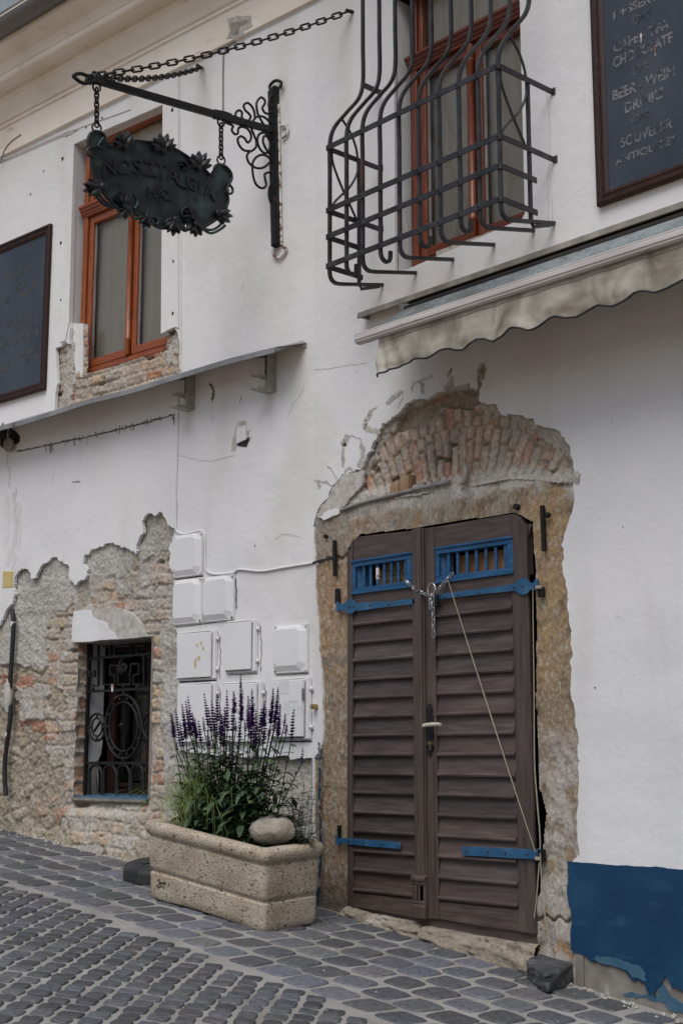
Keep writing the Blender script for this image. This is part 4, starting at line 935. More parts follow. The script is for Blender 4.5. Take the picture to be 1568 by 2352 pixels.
leafR=leaf(orr,X(1004,1700),X(1184,1700),X(971,1700),X(1221,1700),rv,True)
# meeting strip (astragal) with carved foot on the left leaf
mb=MB(); xa0,xa1=X(951,1700),X(990,1700); xa0+=.012
z0a,z1a=Zz(968,2108),Zz(968,1214)
mb.prism_x([(-.006,z0a),(-.02,z0a),(-.02,z1a),(-.006,z1a)],xa0,xa1-.028); mb.prism_x([(-.006,z0a+.02),(-.034,z0a+.02),(-.034,z1a),(-.006,z1a)],xa0+.028,xa1-.034)
mb.build('meeting_strip','door_v',leafL,bev=.004)
mb=MB(); zf=Zz(968,2024); xa=xa0-.006; xb=xa1-.02
pr=[(-.006,zf+.035),(-.034,zf+.030),(-.046,zf+.018),(-.046,zf+.004),(-.036,zf-.004),(-.040,zf-.012),(-.034,zf-.02),(-.034,zf-.10),(-.04,zf-.11),(-.036,zf-.118),(-.044,zf-.13),(-.044,z0a+.0),(-.006,z0a)]
mb.prism_x(pr,xa,xb)
for i in range(3): mb.tube([(xa+.014+i*.021,-.035,zf-.022),(xa+.014+i*.021,-.035,zf-.098)],.006,8)
mb.build('carved_foot','door_v',leafL,bev=.002)
# hinge straps
def strap(parent,l,mat='strap_blue',y=-.012,th=.007,dots=(),holes='gap'):
    p=plan(l,RW,y); o=sheet('hinge_strap',p,[],RW,y,th,mat,parent,bev=.0015)
    mb=MB()
    for a,b in dots:
        q=RW.at(a,b,y); mb.lathe([(.007,.001),(.007,-.002),(.004,-.0045)],(q[0],y,q[2]),8,'y')
    if dots: mb.build('rivet','iron',o if False else parent,smooth=40)
def arc(cx,cy_,rx,ry,a0,a1,n=10): return [(cx+rx*math.cos(math.radians(a0+(a1-a0)*i/n)),cy_+ry*math.sin(math.radians(a0+(a1-a0)*i/n))) for i in range(n+1)]
strap(leafL,[(776,1401),(776,1388),(790,1387.5)]+arc(804,1393,13,16.5,210,330)+[(816,1385),(880,1382),(953,1376),(953,1387),(880,1395),(822,1403)]+arc(804,1393,13,16.5,30,150)+[(790,1401)],y=-.020,dots=((803,1394),(813,1393),(850,1390),(893,1388)))
strap(leafR,[(1003,1377),(1003,1366),(1060,1358),(1140,1348),(1182,1341)]+arc(1200,1347,17.5,19,215,335)+[(1219,1339),(1232,1337),(1233,1351),(1219,1353)]+arc(1200,1347,17.5,19,25,140)+[(1180,1357),(1120,1363),(1060,1370)],y=-.020,dots=((1020,1371),(1050,1366),(1100,1361),(1180,1349),(1200,1347)))
strap(leafL,[(776,1937),(776,1925),(850,1931),(917,1936),(919,1940),(917,1950),(850,1945)],y=-.020,dots=((800,1932),(835,1937),(876,1940),(913,1943)))
strap(leafR,[(1062,1962),(1061,1953),(1063,1946),(1100,1947),(1180,1950.5),(1235,1953),(1236,1974),(1180,1972),(1100,1967),(1063,1965)],y=-.022,dots=((1070,1955),(1120,1957),(1160,1960),(1210,1963)))
# iron work: pintles set into the stone
def pintle(px0,py0,px1,py1,w,y0=-.03,nm='iron_pintle'):
    a=RW.at(px0,py0,-.012); b=RW.at(px1,py1,-.012); mb=MB(); mb.bar(a,b,w,.022,(0,1,0)); return mb.build(nm,'iron_black',house,bev=.003)
pintle(768,1241,769,1323,.022); pintle(1245,1161,1249,1266,.021); pintle(775,1352,775,1388,.03); pintle(1243,1349,1243,1372,.034)
for (a,b) in ((776,1394),(776,1931),(1232,1344),(1237,1963)):
    q=RW.at(a,b,-.016); MB().lathe([(.013,-.028),(.013,.028)],q,10).build('hinge_barrel','strap_blue',house,smooth=50)
mb=MB(); q=RW.at(1186,1164,0); mb.lathe([(.016,-.004),(.016,.02)],(q[0],-.008,q[2]),12,'y'); q=RW.at(748,1232,0); mb.lathe([(.012,-.004),(.012,.02)],(q[0],-.008,q[2]),10,'y'); mb.build('drill_hole','gap',house)
mb=MB(); q=RW.at(1258,1183,-.02); mb.ball(q,.016,7); q=RW.at(1243,1966,-.02); mb.box(q[0]-.012,q[0]+.012,-.035,0,q[2]-.03,q[2]+.03); q=RW.at(779,1905,-.01); mb.bar(RW.at(779,1896,-.015),RW.at(779,1925,-.015),.016,.02,(0,1,0)); mb.build('wall_iron','iron_black',house,smooth=40)
# lock plate, handle, keyhole
mb=MB(); z_a,z_b=Zz(990,1744),Zz(990,1618); xc=X(991,1680)
mb.box(xc-.021,xc+.021,-.0125,-.006,z_a+.10,z_b-.06)
rnd=random.Random(9)
for zz,s in ((z_b-.03,1),(z_a+.05,-1)):
    for i in range(7):
        mb.tube(cr([(xc,-.010,zz-s*.03),(xc+rnd.uniform(-.03,.03),-.013,zz+s*rnd.uniform(-.02,.02)),(xc+rnd.uniform(-.022,.022),-.012,zz+s*rnd.uniform(.0,.035))],4),.005,6)
mb.build('lock_plate','iron_black',leafR,bev=.001)
q=RW.at(977,1666,-.05); e=RW.at(1011,1664,-.055); b=RW.at(989,1664,-.012)
mb=MB(); mb.tube([(b[0]-.02,-.01,q[2]),(b[0]-.02,-.05,q[2])],.009,8); mb.tube([tuple(q),((q[0]+e[0])/2,-.055,(q[2]+e[2])/2+.001),tuple(e)],[.011,.012,.009],10); mb.build('handle','handle',leafR,smooth=50)
mb=MB(); mb.lathe([(.010,-.004),(.010,0)],(xc,-.0135,Zz(990,1708)),10,'y'); mb.box(xc-.004,xc+.004,-.0165,-.012,Zz(990,1722),Zz(990,1709)); mb.build('keyhole','brass',leafR)
# blue line painted down the left edge of the stone, and worn paint
mb=MB(); pxribbon(mb,[(737,1705),(739,1740),(738,1800),(738,1860),(741,1930),(738,2000),(735,2080)],.020,-.016,6,.4,3); mb.build('blue_paint_line','blue_line',house,normals=False)

# ================================================================== EAVES
sweep([(-.44+.088*math.cos(t),6.46+.088*math.sin(t)) for t in np.linspace(PI,2*PI,12)]+[(-.44+.078*math.cos(t),6.46+.078*math.sin(t)) for t in np.linspace(2*PI,PI,12)],'gutter','gutter',house)
mb=MB(LW)
for x in (-7.2,-6.0,-4.86,-3.93,-2.9,-1.8):
    mb.tube([(x,-.44+.094*math.cos(t),6.46+.094*math.sin(t)) for t in np.linspace(PI*.95,2.05*PI,12)]+[(x,-.30,6.50)],.010,6)
mb.build('gutter_bracket','gutter',house,smooth=60)
MB(RW).box(-14,11,6.0,6.2,-1.5,6.2).build('back_wall','plaster_warm',house)
MB(RW).box(11,11.2,.03,6.2,-2,6.2).build('side_wall','plaster_warm',house)
MB(RW).box(-14.2,-14,-1.3,6.2,-.5,6.4).build('side_wall','plaster_warm',house)
mb=MB(LW); x=-6.2; rnd=random.Random(21)
while x<4:
    w=.165; j=rnd.uniform(-.012,.012)
    for r in range(3):
        y0=-.40+.0+j+r*.11; z0=6.565+r*.075
        mb.box(x+(.08 if r%2 else 0),x+w-.005+(.08 if r%2 else 0),y0,y0+.30,z0+rnd.uniform(-.004,.004),z0+.018)
    x+=w
mb.build('roof','tile',house,bev=.003)
MB(LW).prism_x([(-.22,6.71),(-.30,6.73),(-.30,6.86),(-.20,6.88)],-14,11).build('verge_sheet','slate_sheet',house)
MB(LW).prism_x([(-.16,6.86),(-.26,6.90),(-.24,7.05),(2.5,8.9),(6,6.0),(5.8,5.9),(2.5,8.6)],-14,11).build('upper_roof','bark',house)

# ================================================================== HANGING SIGN AND ITS BRACKET
AXX=LW.at(637,300)[0]
def P(x,y,d=0.0): return LW.atx(x,y,AXX+d)
br=thing('sign_bracket','black wrought iron wall bracket with a long arm and curling scrollwork carrying the sign','bracket',LW.toW(LW.at(640,570)))
p0=LW.at(634,212); p1=LW.at(640,569)
mb=MB(LW)
mb.add([(p0[0]-.030,-.055,p0[2]),(p0[0]+.032,-.055,p0[2]+.03),(p0[0]+.032,.0,p0[2]+.03),(p0[0]-.030,.0,p0[2]),(p1[0]-.026,-.05,p1[2]),(p1[0]+.030,-.05,p1[2]+.008),(p1[0]+.03,.0,p1[2]+.008),(p1[0]-.026,.0,p1[2])],[(0,1,2,3),(7,6,5,4),(0,4,5,1),(1,5,6,2),(2,6,7,3),(3,7,4,0)])
mb.build('post','iron_black',br,bev=.006,seg=2)
mb=MB(LW); zs=np.linspace(p0[2]-.1,p1[2]+.01,26); 
mb.tube([(p0[0]+(p1[0]-p0[0])*i/25+.036,-.012,float(z)) for i,z in enumerate(zs)],.009,6); mb.build('paint_edge','iron_white',br,smooth=60)
tip=P(213,180); base=P(645,303); 
tp=[P(x,y) for x,y in ((645,303),(560,281),(530,272),(510,265),(490,261),(350,221),(213,181))]
mb=MB(LW)
def barpoly(mb,pts,w,h):
    for a,b,ww,hh in zip(pts[:-1],pts[1:],w,h): mb.bar(a,b,ww,hh)
barpoly(mb,[tuple(np.array(p)) for p in tp],(.034,.036,.036,.036,.034,.034),(.044,.046,.060,.056,.043,.042)); mb.build('arm','iron_black',br,bev=.004)
def R9(l): return [P(487.9+.2076*x,143.5+.2076*y) for x,y in l]
for l in ([(260,615),(255,560),(290,525),(326,548),(325,600),(352,640),(395,640),(422,600),(400,560),(360,522),(345,470),(385,443),(432,478),(462,540),(468,600)],
  [(585,715),(540,640),(500,560),(487,450),(532,383),(577,410),(578,450),(552,500),(580,552),(620,562),(660,535)],
  [(662,725),(655,690),(600,622),(540,590),(480,605),(440,660),(430,720),(460,800),(485,870),(480,930),(440,972),(400,985)],
  [(120,650),(205,685),(228,705),(213,745),(245,788),(280,780),(285,730),(320,708),(380,725),(420,780),(426,840),(390,882),(355,835),(310,813),(278,850),(300,920),(350,968),(410,975)],
  [(410,980),(380,1030),(400,1100),(440,1140),(500,1167),(570,1155),(630,1105),(652,1085),(605,1035),(550,1018),(490,1040),(450,1090),(442,1150),(450,1250),(480,1340),(540,1387),(592,1360),(580,1280),(580,1230),(630,1213),(665,1240),(665,1300),(630,1380),(625,1470),(650,1560),(690,1630)],
  [(710,1070),(650,1030),(590,950),(558,870),(570,815),(602,815),(637,880),(625,970),(580,1000),(530,960),(497,880),(510,800),(560,773),(620,800),(672,880)],
  [(660,355),(630,400),(622,470),(650,497),(668,440),(690,380),(690,360)],[(700,1400),(665,1440),(665,1520),(700,1565),(715,1500),(695,1420)],[(690,1700),(668,1730),(672,1800),(695,1860),(712,1830)]):
    mb=MB(LW); mb.tube(cr(R9(l),5),.0082,7); mb.build('scroll','iron_black',br,smooth=60)
def loop(mat,l,Y,r):
    mb=MB(LW); mb.tube(cr([LW.at(487.9+.2076*x,143.5+.2076*y,Y) for x,y in l],5),r,7); mb.build('wall_loop',mat,br,smooth=60)
loop('iron_black',[(665,310),(632,275),(650,230),(700,197),(760,215),(745,285)],-.03,.011)
loop('iron_white',[(750,705),(800,690),(830,725),(820,790),(765,835)],-.015,.009)
loop('iron_white',[(690,2055),(668,2100),(700,2150),(745,2155),(790,2110),(812,2060),(780,2040)],-.015,.010)
mb=MB(LW); mb.tube(cr([P(x,y) for x,y in ((206,187),(190,190),(172,178),(170,172),(185,168),(203,176))],6,True),.011,8); mb.tube(cr([P(x,y,.0) for x,y in ((205,172),(214,180),(210,190),(199,188),(200,178))],5,True),.010,7); mb.tube(cr([P(x,y,.0) for x,y in ((215,164),(222,170),(218,178),(212,172))],5,True),.008,7); mb.build('tip_ring','iron_black',br,smooth=60)
# stay chains
def chain(name,a,b,sag,lk,r,w,label,cat,mat,fr,group=None):
    mb=MB(fr); chain_links(mb,hang(a,b,sag,lk),r,w); o=mb.build(name,mat,None,smooth=60); tag(o,label,cat,group); return o
top=P(222,172)
wallR=RW.at(800,25,-.03); wr=LW.toL(np.array(RW.toW(wallR)))
chain('chain',top,tuple(wr),.05,.058,.0062,.0155,'long black stay chain from the bracket tip up to the wall by the basket grille','chain','chain_dark',LW,'stay chains of the sign bracket')
chain('chain',P(220,174),LW.at(462,154,-.02),.045,.058,.0062,.0155,'short stay chain from the bracket tip to the wall above the orange-framed window','chain','chain_dark',LW,'stay chains of the sign bracket')
mb=MB(LW); q=LW.at(464,154,0); mb.tube([(q[0],-.05,q[2]),(q[0],.0,q[2]-.005)],.011,7); mb.build('wall_hook','iron_black',house)
mb=MB(RW); q=wallR; mb.tube([(q[0],-.05,q[2]),(q[0]+.01,.0,q[2]+.002)],.012,7); mb.build('wall_hook','iron_black',house)
def vchain(px,ya,yb,label):
    a=P(px,ya); b=P(px,yb); n=8; mb=MB(LW)
    chain_links(mb,[Vector(a).lerp(Vector(b),i/n) for i in range(n+1)],.0056,.0135)
    for (py,rr) in ((ya-2,.022),(yb+4,.026)):
        c=P(px,py); mb.tube([(c[0]+.3*rr*math.cos(t),c[1]+rr*math.cos(t),c[2]+rr*1.15*math.sin(t)) for t in np.linspace(0,2*PI,16,endpoint=False)],.0058,6,True)
    tag(mb.build('hanger_chain','chain_dark',None,smooth=60),label,'chain','chains the sign hangs on')
vchain(222,202,289,'outer hanger chain holding the copper sign at the tip of the bracket arm')
vchain(507.5,283,363,'inner hanger chain holding the copper sign near the curling scrollwork')
# the sign
def S(x,y,d=0.0): return LW.atx(160.7+.2563*x,258.3+.2563*y,AXX+d)
sgn=thing('hanging_sign','dark patinated copper sign with lily flowers round its curved edge hanging from chains','sign',LW.toW(S(750,600)))
out=[(160,250),(172,200),(200,172),(240,165),(290,182),(318,220),(325,270),(345,303),(400,298),(440,283),(520,254),(600,252),(735,265),(850,285),(935,320),(1030,375),(1120,440),(1200,500),(1250,550),(1283,563),(1296,540),(1290,500),(1310,470),(1345,462),(1395,480),(1440,530),(1450,590),(1422,648),(1405,700),(1420,780),(1403,850),(1395,900),(1330,945),(1230,1010),(1180,1032),(1110,1010),(1050,990),(990,1012),(900,1032),(830,1036),(770,1020),(720,985),(640,960),(600,920),(540,870),(440,850),(380,812),(330,760),(270,690),(222,600),(196,500),(186,430),(204,380),(186,330),(168,295)]
def warp(l,d): return [S(x,y,d) for x,y in l]
osm=[(p.x,p.y) for p in cr([Vector((x,y,0)) for x,y in out],4,True)]
F0=[Vector(p) for p in warp(osm,.012)]; B0=[Vector(p) for p in warp(osm,-.012)]
# body: relief front built as shrinking rings towards the middle
mb=MB(LW); cx_,cy2=790,640; rings=[]
def ringpts(s,d):
    r=[]
    for i,(x,y) in enumerate(osm):
        # shrink towards the long axis of the board
        ax=cx_+(x-cx_)*.62; ay=cy2+(x-cx_)*.24
        u,v=ax+(x-ax)*s,ay+(y-ay)*s
        n=float(fbm(np.array([u/60.]),np.array([v/60.]),400,3)[0])-.5 if 0.05<s<.97 else 0
        r.append(S(u,v,d+.016*n))
    return r
R_=[ringpts(1,-.012),ringpts(1,.014),ringpts(.985,.018),ringpts(.965,.010),ringpts(.93,.007),ringpts(.85,.010),ringpts(.7,.013),ringpts(.5,.016),ringpts(.3,.017),ringpts(.12,.017),ringpts(0.0,.017)]
Rb=[ringpts(.9,-.012),ringpts(.5,-.012),ringpts(0,-.012)]
m=len(osm); vs=[];fs=[]
allr=Rb[::-1]+R_
for r in allr: vs+=r
for i in range(len(allr)-1):
    for k in range(m): fs.append((i*m+k,i*m+(k+1)%m,(i+1)*m+(k+1)%m,(i+1)*m+k))
mb.add(vs,fs); mb.build('board','copper',sgn,smooth=50)
mb=MB(LW); mb.tube(F0,.0085,7,True); mb.build('rim','copper_dark',sgn,smooth=60)
# raised lettering on an arc
def letters(name,items,mat='copper_dark'):
    mb=MB(LW)
    for ch,x,y,hgt,rot,cond in items:
        vs,fs=text_mesh(ch,1.0,.0,bold=.012)
        zs=[v[1] for v in vs]; h=max(zs)-min(zs); mid=(max(zs)+min(zs))/2
        o=np.array(S(x,y,.019)); ex=np.array(S(x+50,y+50*math.tan(math.radians(rot)),.019))-o; ex/=np.linalg.norm(ex); ez=np.array(S(x,y-50,.019))-o; ez/=np.linalg.norm(ez)
        sc=hgt*.2563/F*float(np.dot(LW.toW(o)-Vector(CAM),Vector(FW)))/h
        xs=[v[0] for v in vs]; xm=(max(xs)+min(xs))/2
        W2=[tuple(o+ex*((v[0]-xm)*sc*cond)+ez*((v[1]-mid)*sc)+np.array((.006,0,0))) for v in vs]
        W3=[tuple(np.array(p)-np.array((.012,0,0))) for p in W2]
        mb.add(W2,fs); mb.add(W3,[f[::-1] for f in fs])
        es={}
        for f in fs:
            for a,b in zip(f,f[1:]+f[:1]):
                if (b,a) in es: del es[(b,a)]
                else: es[(a,b)]=1
        n=len(vs); mb.add(W2+W3,[(b,a,a+n,b+n) for a,b in es])
    return mb.build(name,mat,sgn)
letters('lettering',[('N',350,492,140,-8,1.25),('O',475,482,145,0,1.15),('S',600,482,145,6,1.2),('Z',715,500,140,10,1.2),('T',812,520,140,14,1.2),('A',915,555,140,18,1.2),('L',1008,597,140,22,1.1),('G',1085,632,125,26,1.05),('I',1165,668,125,28,1.1),('A',1248,705,125,32,1.1),('H',730,712,95,6,1.2),('Á',808,715,118,8,1.2),('Z',872,740,95,12,1.2)])
# patina rims round the letters are left to the copper itself; lilies as separate relief pieces
def lily(cx,cy,size,ang,n=6,spread=130,d=.02,name='lily'):
    mb=MB(LW); a0=math.radians(ang)
    for i in range(n):
        t=a0+math.radians(-spread/2+spread*i/(n-1)); L=size*1.15*(1-.22*abs(i/(n-1)-.5)*2); w=size*.20; rows=[]
        dd=d+(.012 if i%2 else 0)
        for s in np.linspace(0,1,8):
            ww=w*math.sin(PI*min(1,(.12+.88*s)))**.8*(1 if s<.98 else .05)
            c=(cx+math.cos(t)*L*s,cy-math.sin(t)*L*s); q=(-math.sin(t),-math.cos(t))
            rows.append([S(c[0]+q[0]*ww*k,c[1]+q[1]*ww*k,dd+.022*math.sin(s*PI*.8)-.016*abs(k)) for k in (-1,-.5,0,.5,1)])
        mb.grid(rows)
        mb.grid([[tuple(np.array(p)-np.array((.012,0,0))) for p in r] for r in rows])
    c=S(cx,cy,d+.006); mb.ball(c,.016+size*.00006,8,(.6,1,1)); 
    mb.build(name,'copper_dark',sgn,smooth=50)
lily(500,300,135,95); lily(840,335,145,88); lily(1155,490,140,75)
lily(300,665,170,180,4,62,name='lily_bud'); lily(490,835,110,95,5,90); lily(520,860,115,225,3,70,name='lily_bud'); lily(700,930,105,250,5,120); lily(950,960,130,262,5,95); lily(1130,1000,110,285,4,80,name='lily_bud'); lily(1330,900,130,-25,4,75,name='lily_bud'); lily(1060,480,70,150,4,120,name='lily_leaf'); lily(1085,925,80,120,4,130,name='lily_leaf')
for l in ([(570,720),(605,780),(600,830),(575,860)],[(690,930),(760,935),(790,980),(770,1005)],[(870,1010),(865,975),(890,955),(915,965)],[(1050,845),(1010,870),(1005,920),(1040,965),(1070,940)],[(1060,930),(1110,950),(1170,1030)],[(540,870),(555,930),(600,950),(640,930)],
  [(215,705),(260,780),(330,835),(430,850)],[(240,695),(290,770),(350,820),(430,842)],[(1000,1020),(1010,1050),(1045,1055),(1055,1000)],[(1015,1005),(1035,1050),(1075,1040),(1080,1000)],[(1170,1030),(1260,1080),(1340,1050),(1390,1010)],[(1200,1040),(1270,1050),(1330,1020),(1360,985)],[(1425,640),(1455,680),(1450,720),(1412,722),(1420,690)],[(240,300),(180,312),(150,345),(165,380),(200,392)],[(300,225),(250,300),(290,320)]):
    mb=MB(LW); mb.tube(cr(warp(l,.02),5),.0085,7); mb.build('tendril','copper',sgn,smooth=60)

# ================================================================== WINDOW GRILLE (basket)
gb=thing('basket_grille','grey iron basket grille bulging out in front of the window above the awning','window grille',RW.toW((.39,-.42,3.6)))
yo,yi=-.42,-.155
bx=[-.263,-.119,.015,.159,.310,.463,.617,.761,.898,1.037]
tx=[RW.at(a,0,yi)[0] for a in (828,868,910,950,992,1037,1080,1125,1168,1220)]
for k,x in enumerate(bx):
    pts=[(x,yi,5.9),(x,yi,4.84)]
    c=cr([(x,yi,5.05),(x,yi,4.84),(x,yi-.035,4.72),(x,-.285,4.60),(x,yo+.035,4.47),(x,yo,4.36),(x,yo,4.2)],6)
    pts=[(x,yi,5.9)]+[tuple(p) for p in c]+[(x,yo,3.62)]
    if k%2==0 or k==9:
        pts+= [tuple(p) for p in cr([(x,yo,3.62),(x,yo,3.57),(x,yo+.012,3.535),(x,yo+.045,3.518),(x,yo+.10,3.525)],4)][1:]+[(x,.02,3.60)]
    else:
        pts+= [tuple(p) for p in cr([(x,yo,3.62),(x,yo,3.57),(x,yo+.015,3.54),(x,yo+.045,3.53),(x,yo+.07,3.55),(x,yo+.075,3.60)],4)][1:]
    mb=MB(); mb.tube(pts,.0092,4,sq=True); mb.build('bar','iron',gb)
railz=(4.33,3.945,3.785,3.608)
for z in railz:
    mb=MB(); mb.box(bx[0]-.016,bx[-1]+.016,yo-.018,yo-.010,z-.017,z+.017); r=mb.build('rail','iron',gb,bev=.002)
    mb=MB()
    for x in bx: mb.lathe([(.006,.002),(.005,-.003),(.002,-.005)],(x,yo-.018,z),8,'y')
    mb.build('rivet','iron_black',r,smooth=50)
for x,sd in ((bx[0],-1),(bx[-1],1)):
    for z in railz:
        ye=.02 if z>3.9 else -.15
        mb=MB(); mb.box(x-.004+sd*.012,x+.004+sd*.012,yo-.012,ye,z-.016,z+.016)
        if z>3.9: mb.box(x-.004+sd*.012,x+.004+sd*.012+.018,-.006,.0,z-.02,z+.02)
        mb.build('side_rail','iron',gb,bev=.0015)
    xi=x+sd*.0
    mb=MB(); mb.tube([(xi,-.19,4.33),(xi,-.19,3.55),(xi,-.175,3.53),(xi,-.03,3.578)],.0088,4,sq=True); mb.build('side_bar','iron',gb)
    for l in ([(-.405,4.32),(-.395,4.24),(-.33,4.12),(-.26,4.02),(-.21,3.945)],[(-.20,4.32),(-.205,4.24),(-.26,4.14),(-.345,4.05),(-.395,3.99),(-.405,3.945)],[(-.40,4.335),(-.34,4.52),(-.27,4.50),(-.215,4.42),(-.20,4.33)] if False else [(-.33,4.545),(-.26,4.48),(-.215,4.40),(-.20,4.33)]):
        mb=MB(); mb.tube(cr([(xi,a,b) for a,b in l],6),.0075,6); mb.build('side_scroll','iron',gb,smooth=60)
mb=MB(); q=RW.at(845,208,-.08); mb.box(bx[0]-.006,bx[0]+.006,-.16,.02,q[2]-.016,q[2]+.016); mb.build('wall_tie','iron',gb)

# ================================================================== AWNING
aw=thing('awning','weathered roller awning with a scalloped soiled valance above the bare brick arch','awning',RW.toW((.9,-.2,3.35)))
XB0=-.405; XB1=3.4
mb=MB(); mb.prism_x([(.01,3.452),(-.075,3.440),(-.078,3.405),(-.070,3.403),(-.066,3.43),(.01,3.443)],XB0,XB1); mb.build('fascia','fascia',aw,bev=.002)
mb=MB(); mb.box(XB0+.01,XB0+.03,-.07,0,3.41,3.44); mb.build('end_plate','tin',aw)
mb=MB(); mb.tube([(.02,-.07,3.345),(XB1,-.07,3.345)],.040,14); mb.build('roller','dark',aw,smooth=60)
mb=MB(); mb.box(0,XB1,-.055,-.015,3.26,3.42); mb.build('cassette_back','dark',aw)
mb=MB(); mb.add([(-.03,-.1,3.40),(.06,-.1,3.375),(-.01,-.1,3.352),(-.03,-.02,3.40),(.06,-.02,3.375),(-.01,-.02,3.352)],[(0,2,1),(3,4,5),(0,1,4,3),(1,2,5,4),(2,0,3,5)]); mb.build('end_bracket','tin',aw)
yb_,zb_=-.445,3.105
x0=RW.at(821,778,yb_)[0]
n=90; rows=[]
for j in range(8):
    t=j/7; row=[]
    for i in range(n+1):
        x=x0+.012+(XB1-x0-.012)*i/n
        y=-.105+(yb_+.02+.105)*t; z=3.352+(zb_+.035-3.352)*t-.016*math.sin(PI*t)*(1+.5*math.sin(x*2.1))
        row.append((x,y,z))
    rows.append(row)
mb=MB(); mb.grid(rows); mb.build('fabric','fabric_top',aw,smooth=180)
pr=[(yb_+.03,zb_+.034),(yb_-.004,zb_+.038),(yb_-.014,zb_+.030),(yb_-.012,zb_+.022),(yb_-.018,zb_+.018),(yb_-.022,zb_-.004),(yb_-.016,zb_-.012),(yb_-.018,zb_-.017),(yb_-.008,zb_-.028),(yb_+.022,zb_-.026),(yb_+.03,zb_)]
mb=MB(); mb.prism_x(pr,x0,.9395); mb.prism_x(pr,.9425,XB1); mb.build('front_bar','alu',aw,bev=.0015)
mb=MB(); mb.prism_x([(a*1.0+(.0),b) for a,b in [(yb_+.028,zb_+.032),(yb_-.018,zb_+.030),(yb_-.02,zb_-.018),(yb_+.02,zb_-.022)]],x0-.006,x0); mb.build('bar_end_cap','alu',aw)
# valance: hangs from the bar; scallops measured from the photograph
va=R4([(160,552),(225,525),(270,505),(300,490),(320,475),(345,470),(400,470),(450,430),(480,420),(515,430),(560,430),(590,405),(620,382),(650,378),(690,390),(740,365),(790,330),(820,330),(860,342),(900,325),(955,285),(985,276),(1030,285),(1080,280),(1140,240),(1170,222),(1210,228),(1250,232),(1310,195),(1350,165),(1390,158),(1440,168),(1500,150),(1568,112),(1650,60),(1700,55),(1760,60),(1860,0),(1920,-10),(1990,-5),(2100,-70)])
vy=yb_-.004
vb=[(lambda q:(q[0],q[2]))(RW.at(x,y,vy)) for x,y in va]
vxs=np.array([p[0] for p in vb]); vzs=np.array([p[1] for p in vb]); xv0=vxs[0]
xs=np.linspace(xv0,XB1-.2,300); rows=[]
for j in range(15):
    t=j/14; row=[]
    for x in xs:
        zbt=float(np.interp(x,vxs,vzs)); zt=zb_-.022
        f=float(fbm(np.array([x*9.]),np.array([t*1.6]),500,4)[0])-.5; g=math.sin((x-xv0)*21)
        pk=max(0,1-(x-xv0)/.30)  # gathers at the free corner
        y=vy+.012-t*.010-.030*t*f-.007*t*g+pk*t*.016*math.sin((x-xv0)*70-4*t)
        row.append((x-.012*(1-t)*max(0,1-(x-xv0)/.05)*-1,y,zt+(zbt-zt)*t))
    rows.append(row)
mb=MB(); mb.grid(rows); va_=mb.build('valance','valance',aw,smooth=180)
mb=MB(); mb.tube([(p[0],p[1]-.002,p[2]) for p in rows[-1][::2]],.0055,6); mb.build('edging','black_trim',aw,smooth=60)
mb=MB(); mb.tube([(p[0],p[1]-.002,p[2]) for p in rows[2][::3]],.0014,4); mb.build('seam','fascia',aw)

# ================================================================== CHALK BOARDS
def board(fr,x0,x1,z0,z1,label,name='chalk_board'):
    b=thing(name,label,'chalkboard',fr.toW((x0,0,z0)))
    fw=.072
    def rail(a,c):  # mitred moulding
        pass
    prof=[(0,-.012),(0,-.030),(.010,-.036),(.020,-.036),(.026,-.028),(.040,-.026),(.052,-.030),(.058,-.024),(.072,-.016),(.072,-.006),(0,-.004)]
    for side in 'lrbt':
        mb=MB(fr); A=[];B=[]
        for u,y in prof:
            if side=='l': A.append((x0+u,y,z0+u));B.append((x0+u,y,z1-u))
            if side=='r': A.append((x1-u,y,z0+u));B.append((x1-u,y,z1-u))
            if side=='b': A.append((x0+u,y,z0+u));B.append((x1-u,y,z0+u))
            if side=='t': A.append((x0+u,y,z1-u));B.append((x1-u,y,z1-u))
        n=len(A); mb.add(A+B,[(i,(i+1)%n,n+(i+1)%n,n+i) for i in range(n)]+[tuple(range(n)),tuple(range(2*n-1,n-1,-1))])
        mb.build('frame_moulding','board_wood',b,bev=.001)
    MB(fr).box(x0+fw-.01,x1-fw+.01,-.014,-.004,z0+fw-.01,z1-fw+.01).build('panel','slate',b)
    return b
def putt(parent,fr,s,x,z,h,w,Y,mat,name='lettering',rot=0):
    vs,fs=text_mesh(s,1.0,0,bold=.03)
    xs=[v[0] for v in vs]; zs=[v[1] for v in vs]
    hh=max(zs)-min(zs); ww=max(xs)-min(xs); xm=(max(xs)+min(xs))/2; zm=(max(zs)+min(zs))/2
    mb=MB(fr); mb.add([(x+(v[0]-xm)/ww*w,Y,z+(v[1]-zm)/hh*h+(v[0]-xm)/ww*w*rot) for v in vs],fs); return mb.build(name,mat,parent,normals=False)
q0=RW.at(1378,475); q1=RW.at(1568,415); bxr=q0[0]; 
brd=board(RW,bxr,bxr+.64,3.588,5.25,'tall slate menu board listing café, tea, beer and souvenirs in faded white capitals')
def onb(zx,zy): # zoom (2330..2731) to wall
    return RW.at((2330+zx*.29770)*.57422,zy*.29762*.57422,-.0155)
